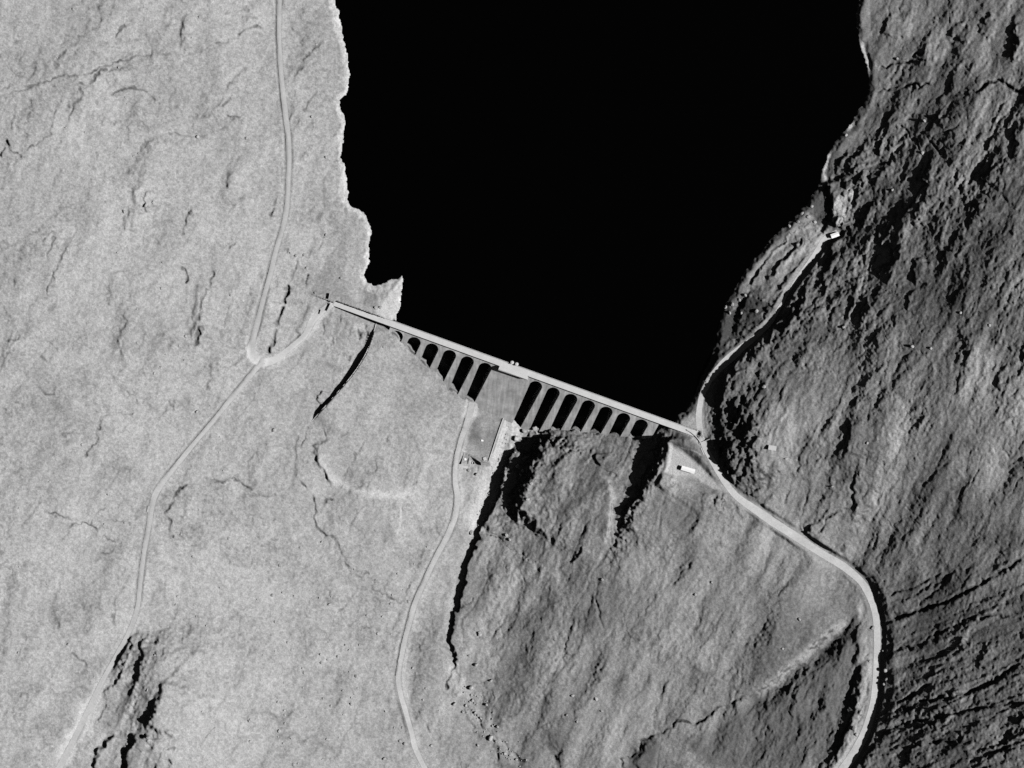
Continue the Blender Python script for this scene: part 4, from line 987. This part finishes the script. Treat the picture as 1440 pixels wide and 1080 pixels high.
# crest deck and its parapets
mb = MB()
mb.hexa([dwl(UL, -5.6, -0.6), dwl(UR, -5.6, -0.6), dwl(UR, 0.33, -0.6), dwl(UL, 0.33, -0.6)],
        [dwl(UL, -5.6, 0), dwl(UR, -5.6, 0), dwl(UR, 0.33, 0), dwl(UL, 0.33, 0)])
mb.hexa([dwl(UL, -1.6, -1.195), dwl(UR - 6, -1.6, -1.195), dwl(UR - 6, 0.03, -1.195), dwl(UL, 0.03, -1.195)],
        [dwl(UL, -1.6, -0.605), dwl(UR - 6, -1.6, -0.605), dwl(UR - 6, 0.03, -0.605), dwl(UL, 0.03, -0.605)])
mb.build('crest_deck', M['deck'], dam)
def parapet(segs):
    mb = MB()
    for u0, u1, v0, v1 in segs:
        mb.hexa([dwl(u0, v0, 0.003), dwl(u1, v0, 0.003), dwl(u1, v1, 0.003), dwl(u0, v1, 0.003)],
                [dwl(u0, v0, 1.0), dwl(u1, v0, 1.0), dwl(u1, v1, 1.0), dwl(u0, v1, 1.0)])
    return mb.build('parapet', M['deck'], dam)
parapet([(UL, UR - 4, -5.57, -5.2)])
parapet([(UL, SP0 - .01, -0.08, 0.3), (SP1 + .01, UR - 4, -0.08, 0.3), (SP0, SP1, 3.2, 3.55), (SP0, SP0 + .35, .35, 3.15)])
# two valve shafts on the water side
for px, py in ((720.3, 509.3), (726.6, 512.0)):
    u, v = world_uv(*at(px, py, 1)[:2])
    c = dwl(u, -6.5, 0)
    mb = MB()
    mb.lathe([(1.45, -30), (1.45, 2.2), (1.6, 2.2), (1.6, 2.55), (0.5, 2.9)], 14, c.x, c.y)
    sh = mb.build('valve_shaft', M['deck'], dam)
# retaining wall turned round the right end
mb = MB()
arc = smooth_line([(966, 604.5), (972, 608), (978, 613), (983, 619), (986.5, 625)], 4)
for a, b_ in zip(arc[:-1], arc[1:]):
    tq = (b_ - a) / np.hypot(*(b_ - a)); nq_ = np.array([tq[1], -tq[0]]) * 0.45
    pts = [a - nq_, b_ - nq_, b_ + nq_, a + nq_]
    mb.hexa([Vector(at(p[0], p[1], -6)) - dam_in for p in pts], [Vector(at(p[0], p[1], 1.1)) - dam_in for p in pts])
mb.build('end_wall', M['deck'], dam)

# ------------------------------------------------------------------ free-standing walls
def wall_along(name, line, thick, top, bottom, m, parent=None, org=None):
    """top / bottom: functions of (px, py) giving heights; joined into one strip"""
    line = np.array(line, float)
    tg = np.gradient(line, axis=0)
    tg /= np.hypot(tg[:, 0], tg[:, 1])[:, None]
    nm = np.stack([tg[:, 1], -tg[:, 0]], -1) * thick / G / 2
    vs = []
    org = Vector(org) if org is not None else Vector((0, 0, 0))
    for p, q in zip(line, nm):
        t_, b_ = top(*p), bottom(*p)
        for s_ in (-1, 1):
            for z in (b_, t_):
                vs.append(Vector(at(p[0] + s_ * q[0], p[1] + s_ * q[1], z)) - org)
    fs = []
    for i in range(len(line) - 1):
        k, q = 4 * i, 4 * i + 4
        fs += [(k, q, q + 1, k + 1), (k + 2, k + 3, q + 3, q + 2), (k + 1, q + 1, q + 3, k + 3), (k, k + 2, q + 2, q)]
    k = 4 * (len(line) - 1)
    fs += [(0, 1, 3, 2), (k, k + 2, k + 3, k + 1)]
    mb = MB(); mb.add(vs, fs)
    return mb.build(name, m, parent)
gz = lambda x, y: float(ground_z(x, y)[0])
wl = smooth_line(WALL, 4)
wtop = lambda x, y: gz(x + 4.0, y + 2.0) + 0.35
tag(wall_along('retaining_wall', wl, 0.6, wtop, lambda x, y: wtop(x, y) - 11, M['concrete']),
    'long curved concrete retaining wall running downhill from the left wing of the dam', 'wall')
tl = smooth_line([(709.0, 585.5), (703, 602), (697, 620), (691, 638), (687, 650)], 4)
ttop = lambda x, y: max(gz(x - 6, y), gz(x + 6, y)) + 0.9
tag(wall_along('training_wall', tl, 0.9, ttop, lambda x, y: ttop(x, y) - 6, M['deck']),
    'thin straight training wall between the grassy apron and the river bed', 'wall')
sl_ = smooth_line([(677.5, 571.5), (690, 577), (703, 582.5), (709, 585)], 3)
tag(wall_along('end_sill', sl_, 0.7, lambda x, y: gz(x, y + 2.5) + 0.7, lambda x, y: gz(x, y + 2.5) - 3, M['deck']),
    'low pale concrete sill across the foot of the spillway face', 'sill')
for p0, p1, h, lab in [((463.8, 412.5), (462.2, 420.5), 2.6, 'short free-standing wall uphill of the left dam end, north of the crest'),
                       ((465.0, 426.8), (460.2, 437.0), 2.4, 'short wall across the left end of the dam crest'),
                       ((451.5, 435.5), (449.6, 441.5), 1.6, 'low broken wall stub on the pale ground left of the dam end')]:
    line = np.array([p0, (np.array(p0) + p1) / 2, p1], float)
    tag(wall_along('boundary_wall', line, 0.5, lambda x, y: gz(x, y) + h, lambda x, y: gz(x, y) - 2, M['concrete']), lab, 'wall')

# old gauging works at the foot of the apron
wz = gz(664, 650)
wo = at(664, 648, wz)
works = tag(empty('gauging_weir', wo), 'small concrete outlet works with angled walls below the grassy apron', 'weir')
def ww(name, pts, th, hs, m=M['oldcon'], dep=3):
    pts = np.array(pts, float)
    hh = dict(zip([tuple(p) for p in pts], hs))
    return wall_along(name, pts, th, lambda x, y: gz(x, y) + hh[(x, y)], lambda x, y: gz(x, y) - dep, m, works, wo)
ww('wing_wall', [(653.0, 635.6), (651, 644.5), (648.8, 653.0)], 0.7, [0.5, 2.3, 4.2])
ww('cross_wall', [(660.6, 639.5), (659.6, 646), (658.6, 652.5)], 0.5, [0.9, 0.9, 0.9])
ww('wing_wall', [(662.8, 641.6), (670.0, 645.6), (676.9, 650.0)], 0.8, [0.6, 3.0, 5.0])
ww('wing_wall', [(676.9, 650.5), (677.1, 652.4), (677.3, 654.4)], 0.8, [5.0, 4.6, 3.0])
ww('weir_wall', [(677.8, 651.2), (683, 652.4), (689.4, 653.4)], 0.8, [1.0, 1.0, 1.0])
mb = MB()
q = [(646.6, 653.4), (658.3, 656.0), (657.4, 659.2), (645.6, 656.4)]
mb.hexa([Vector(at(a, c, gz(652, 656) - 2.5)) - Vector(wo) for a, c in q], [Vector(at(a, c, gz(652, 656) + 0.8)) - Vector(wo) for a, c in q])
mb.build('slab', M['deck'], works)
mb = MB()
c = Vector(at(665.5, 651.0, gz(665.5, 651))) - Vector(wo)
mb.lathe([(1.5, -1), (1.5, 0.9), (1.2, 0.9), (1.2, -.6)], 14, c.x, c.y)
mb.build('well_ring', M['deck'], works)
def block(name, px, py, sx_, sy_, h, rz, m, label, cat, group=None):
    x, y, z = spot(px, py)
    mb = MB()
    mb.hexa([(-sx_, -sy_, -1.5), (sx_, -sy_, -1.5), (sx_, sy_, -1.5), (-sx_, sy_, -1.5)],
            [(-sx_, -sy_, h - .15), (sx_, -sy_, h - .15), (sx_, sy_, h - .15), (-sx_, sy_, h - .15)])
    k = 0.88
    mb.hexa([(-sx_ * k, -sy_ * k, h - .15), (sx_ * k, -sy_ * k, h - .15), (sx_ * k, sy_ * k, h - .15), (-sx_ * k, sy_ * k, h - .15)],
            [(-sx_ * k, -sy_ * k, h), (sx_ * k, -sy_ * k, h), (sx_ * k, sy_ * k, h), (-sx_ * k, sy_ * k, h)])
    o = mb.build(name, m)
    o.location = (x, y, z); o.rotation_euler = (0, 0, rz)
    return tag(o, label, cat, group)
block('concrete_block', 654.2, 645.8, 1.1, 1.1, 0.8, 0.3, M['roof'], 'small white concrete block in the sunken bay of the outlet works', 'block')
block('concrete_block', 681.6, 645.0, 1.6, 1.5, 1.0, 0.3, M['deck'], 'square pale concrete block in the apron corner beside the training wall', 'block')
block('concrete_block', 678.0, 619.5, 1.2, 0.8, 0.6, -0.2, M['roof'], 'small white slab lying in the middle of the grassy apron', 'block')

# ------------------------------------------------------------------ buildings
def hut(name, c, ang, L, Wd, hw_, hr, label, cat, roofm, wallm, windows):
    x, y, z = c
    t = tag(empty(name, (x, y, z), ang), label, cat)
    a, b_ = L / 2, Wd / 2
    mb = MB()
    mb.box(-a, a, -b_, b_, -1.5, hw_)
    for s_ in (-1, 1):                                  # gables
        mb.add([(s_ * a, -b_, hw_), (s_ * a, b_, hw_), (s_ * a, 0, hw_ + hr), (s_ * (a - .2), -b_, hw_), (s_ * (a - .2), b_, hw_), (s_ * (a - .2), 0, hw_ + hr)],
               [(0, 1, 2), (3, 5, 4), (0, 2, 5, 3), (1, 4, 5, 2)])
    mb.build('wall', wallm, t)
    mb = MB()
    o_, th = 0.3, 0.14
    kz = hr / b_
    top = [(-a - o_, -b_ - o_, hw_ - o_ * kz + th), (-a - o_, 0, hw_ + hr + th), (-a - o_, b_ + o_, hw_ - o_ * kz + th)]
    vs = []
    for X in (-a - o_, a + o_):
        for (_, yy, zz) in top:
            vs += [(X, yy, zz), (X, yy, zz - th + .01)]
    mb.add(vs, [(0, 2, 8, 6), (2, 4, 10, 8), (1, 7, 9, 3), (3, 9, 11, 5), (0, 6, 7, 1), (4, 5, 11, 10), (0, 1, 3, 2), (2, 3, 5, 4), (6, 8, 9, 7), (8, 10, 11, 9)])
    rf = mb.build('roof', roofm, t)
    mb = MB(); mb.box(-.5, .5, -b_ - .06, -b_ - .003, -.2, 2.0)
    mb.build('door', M['door'], t)
    for wx in windows:
        mb = MB(); mb.box(wx - .5, wx + .5, -b_ - .05, -b_ - .003, 1.0, 2.0)
        mb.build('window', M['door'], t)
    return t
ang = math.atan2(-(661.5 - 655.8), 19.5)
hut('works_hut', spot(967, 660.4, 0.05), ang, 12.2, 3.6, 3.0, 0.7, 'long narrow white-roofed works hut on the pale gravel platform', 'hut', M['roof'], M['wallp'], (-4.5, -2.4, 2.4, 4.5))
hut('hillside_hut', spot(1085.5, 629.8, 0.3), math.atan2(-2, 12), 6.6, 3.6, 2.3, 0.5, 'small pale hut alone on the right hillside above the road', 'hut', M['deck'], M['wallp'], (-2.0, 2.0))
hut('trackside_hut', spot(207.6, 715.4, 0.1), R(74), 5.0, 2.6, 2.6, 0.5, 'small grey shed beside the hill track on the left bank', 'shed', M['oldcon'], M['oldcon'], (1.6,))
hut('shore_hut', spot(1173.5, 330.8, 0.2), R(20), 7.0, 3.4, 2.4, 0.5, 'bright little hut at the upper end of the shore track', 'hut', M['roof'], M['wallp'], (-2.0, 2.0))
# kerbed culvert across the road by the right end of the dam
cx_, cy_, cz_ = spot(990, 622, 0)
cul = tag(empty('culvert_bridge', (cx_, cy_, cz_)), 'small road culvert with two pale kerb walls near the right dam end', 'culvert')
for (p0, p1) in (((983.5, 623.5), (998, 617.5)), ((985.8, 629.8), (990.2, 640.0))):
    line = np.array([p0, (np.array(p0) + p1) / 2, p1], float)
    wall_along('kerb_wall', line, 0.8, lambda x, y: gz(x, y) + 0.9, lambda x, y: gz(x, y) - 2, M['deck'], cul, (cx_, cy_, cz_))

# ------------------------------------------------------------------ boulders
def rock_mesh(seed):
    rs = np.random.RandomState(seed)
    bm = bmesh.new()
    bmesh.ops.create_icosphere(bm, subdivisions=2, radius=1.0)
    dirs = rs.randn(7, 3)
    dirs /= np.linalg.norm(dirs, axis=1)[:, None]
    lim = rs.uniform(0.55, 0.85, 7)
    for v in bm.verts:
        p = np.array(v.co)
        for dd, l in zip(dirs, lim):                    # planes that cut flat faces off a sphere
            k = p @ dd
            if k > l:
                p = p - dd * (k - l)
        v.co = Vector(p * np.array([1.15, 0.9, 0.8]) * rs.uniform(0.96, 1.04))
    me_ = bpy.data.meshes.new('boulder')
    bm.to_mesh(me_); bm.free()
    me_.materials.append(M['rock'])
    return me_
ROCKS = [rock_mesh(s) for s in (3, 5, 8, 13, 21, 34)]
rr = random.Random(4)
def boulder(px, py, r, label, group):
    o = bpy.data.objects.new('boulder', rr.choice(ROCKS))
    x, y, z = spot(px, py, r * 0.35)
    o.location = (x, y, z)
    o.rotation_euler = (rr.uniform(-.3, .3), rr.uniform(-.3, .3), rr.uniform(0, 6.28))
    k = rr.uniform(0.9, 1.15)
    o.scale = (r, r * k, r * rr.uniform(0.95, 1.3))
    C.objects.link(o)
    tag(o, label, 'boulder', group)
LG = [('grey boulder lying on the pale grassy left hillside', 'boulders on the left hillside',
       [(149.5, 284), (174, 297.5, 1.7), (215.5, 284.5, 1.5), (204.5, 289, 1.8), (226.5, 405.5, 1.2), (324.5, 415.5, 1.1), (278, 192.5, 1.7), (261, 473, 1.5), (226, 516, 1.2), (217, 525, 1.2), (385, 605.5, 2.1), (276.5, 579, 1.6), (115.5, 625.5, 1.4), (151.5, 695.5, 1.2), (321.5, 757, 1.6), (254.5, 751, 1.2), (271, 782.5, 1.2), (249.5, 838.5, 1.4), (246.5, 850.5, 1.3), (217.5, 921.5, 1.1), (206.5, 970.5, 1.5), (208.5, 1037.5, 2.0), (383, 837, 1.8), (394, 795, 1.8), (422, 770, 1.2), (452, 762, 1.1), (392.5, 1028, 1.8), (413, 1075, 1.6), (400, 999, 1.2), (465, 993, 1.3), (493.5, 990, 1.4), (500.5, 950.5, 1.7), (503, 967.5, 1.3), (427, 946, 1.3), (452, 932, 1.4), (427.5, 358, 1.3), (416, 359.5, 1.6), (408.5, 356, 1.2), (431, 377, 1.4), (458, 330, 1.3), (443, 412, 1.1), (479.5, 391, 1.3), (540, 1067, 1.8), (562, 1042, 1.3), (569, 1046, 1.6), (574.5, 846, 1.7), (549, 849, 1.3), (531, 891, 1.3), (102.5, 13, 1.3), (346, 195, 1.4), (280, 24, 1.0), (445, 62, 1.1), (166, 95, 1.1), (458, 221, 1.3), (438, 164, 1.2), (539.5, 488, 1.0), (528, 432.5, 1.5), (535, 432.5, 1.5), (350, 1014, 1.2), (352, 1042, 1.3), (290, 880, 1), (96, 906, 1.2), (25, 918, 1.2), (284, 1001, 1.2), (302, 1024, 1.2), (352, 1012, 1)]),
      ('dark weathered boulder on the rough grass of the right bank', 'boulders on the right bank',
       [(662.5, 749, 2.4), (659.5, 661.5, 1.9), (670.5, 667, 1.8), (737, 606, 2.6), (752, 602, 2.4), (744, 601, 1.8), (674, 890, 1.8), (675, 892, 2.0), (669.5, 935, 1.8), (690, 957, 1.7), (660, 922), (662, 967, 2.3), (684, 991, 1.4), (638.5, 990, 2.2), (690, 1038, 3.0), (838.5, 983, 2.0), (805.5, 978.5, 1.6), (846, 1000, 1.2), (847, 815, 1.4), (811.5, 1015, 1.2), (797, 1005.5, 1.3), (712, 752.5, 1.8), (716.5, 759, 1.5), (1074, 544, 1.9), (1201, 1024.5, 2.0), (1204, 1033, 1.7), (1228, 883, 2.0), (1222.5, 929.5, 1.2), (1124, 871, 1.7), (1101, 912, 1.2), (1001, 819, 1.2), (978, 836, 1.3), (1283, 487, 1.8), (1309, 490, 1.3), (1351, 440, 1.3), (1392, 458, 1.6), (1220, 623, 1.3), (1105, 645, 1.3), (1170, 684, 1.3), (1242, 915, 1.6), (1245, 943, 1.8), (1246, 955, 1.5), (1243, 962, 1.4), (735.5, 662, 2.2), (728, 655, 2.2), (732, 668, 1.7), (747, 680, 1.8), (742, 702, 1.8), (731, 690, 1.5), (700, 1022, 1.5), (664, 985, 1.6), (655, 992, 1.6), (668, 1002, 1.6), (676, 1010, 1.6), (710, 1060, 1.6), (726, 1068, 1.5), (672, 1048, 1.4), (651, 1001, 1.4), (1186, 460, 1.4), (1297, 215, 1.8), (1262, 83, 1.5), (1255, 267, 1.3), (1300, 170, 1.5), (1190, 190, 1.5), (1142, 290, 1.5), (1110, 318, 1.6), (1122, 312, 1.7), (1128, 300, 1.8), (1146, 312, 1.7), (1137, 305, 1.8), (1020, 432, 1.8), (1030, 428, 1.7), (1040, 422, 1.8), (1048, 415, 1.6), (1026, 440, 1.7), (1064, 438, 1.9), (1043, 440, 1.5)])]
for label, group, spots in LG:
    for s_ in spots:
        boulder(s_[0], s_[1], (s_[2] if len(s_) > 2 else 1.4), label, group)
for i in range(70):
    px, py = rr.uniform(360, 620), rr.uniform(760, 1075)
    if abs(px - np.interp(py, [760, 850, 950, 1080], [625, 583, 560, 597])) > 14:
        boulder(px, py, rr.uniform(0.7, 1.3), LG[0][0], LG[0][1])
for i in range(46):
    px, py = rr.uniform(5, 330), rr.uniform(5, 1000)
    boulder(px, py, rr.uniform(0.5, 1.0), LG[0][0], LG[0][1])
for i in range(60):
    t_ = rr.random()
    px, py = np.interp(t_, [0, .5, 1], [655, 682, 735]) + rr.gauss(0, 9), np.interp(t_, [0, .5, 1], [960, 1020, 1078])
    boulder(px, py, rr.uniform(0.5, 1.1), LG[1][0], LG[1][1])
for i in range(50):
    t_ = rr.random()
    px, py = np.interp(t_, [0, .5, 1], [716, 698, 672]) + rr.gauss(0, 6), 610 + 130 * t_
    boulder(px, py, rr.uniform(0.4, 0.9), 'pale washed boulder in the river bed below the dam', 'boulders in the river bed')


# ------------------------------------------------------------------ camera, sun, sky
cam = bpy.data.cameras.new('aerial_camera')
cam.sensor_width = 36.0
cam.lens = 36.0 * CAM_Z / (1440 * G)
cam.shift_x = (720 - NAD[0]) / 1440.0
cam.shift_y = (NAD[1] - 540) / 1440.0
cam.clip_start, cam.clip_end = 10.0, 30000.0
co_ = bpy.data.objects.new('aerial_camera', cam)
co_.location = (CX, CY, CAM_Z)
C.objects.link(co_)
bpy.context.scene.camera = co_

sun = bpy.data.lights.new('sun', 'SUN')
sun.energy = 5.0
sun.angle = R(0.5)
sun.color = (1.0, 0.995, 0.99)
so = bpy.data.objects.new('sun', sun)
d = Vector((math.cos(SUN_EL) * math.cos(SUN_AZ), math.cos(SUN_EL) * math.sin(SUN_AZ), math.sin(SUN_EL)))
so.rotation_euler = d.to_track_quat('Z', 'Y').to_euler()
so.location = (400, 0, 600)
C.objects.link(so)

w = bpy.data.worlds.new('World')
bpy.context.scene.world = w
w.use_nodes = True
nt = w.node_tree
sky = nt.nodes.new('ShaderNodeTexSky')
sky.sky_type = 'NISHITA'
sky.sun_disc = False
sky.sun_elevation = SUN_EL
sky.sun_rotation = math.pi / 2 - SUN_AZ
sky.altitude = 300
sky.air_density = 0.3                                # clear mountain air
sky.dust_density = 0.2
sep = nt.nodes.new('ShaderNodeSeparateColor')       # red-filtered black-and-white film: the sky as its red light
nt.links.new(sky.outputs['Color'], sep.inputs['Color'])
bg = nt.nodes['Background']
bg.inputs['Strength'].default_value = 0.05
nt.links.new(sep.outputs['Red'], bg.inputs['Color'])

sc = bpy.context.scene
sc.view_settings.view_transform = 'Standard'
sc.view_settings.look = 'None'
sc.view_settings.gamma = 1.0
sc.view_settings.exposure = 0.5
sc.view_settings.use_curve_mapping = False
sc.cycles.use_denoising = False                      # keep the fine grain of the grass
sc.cycles.max_bounces = 4
sc.cycles.diffuse_bounces = 0
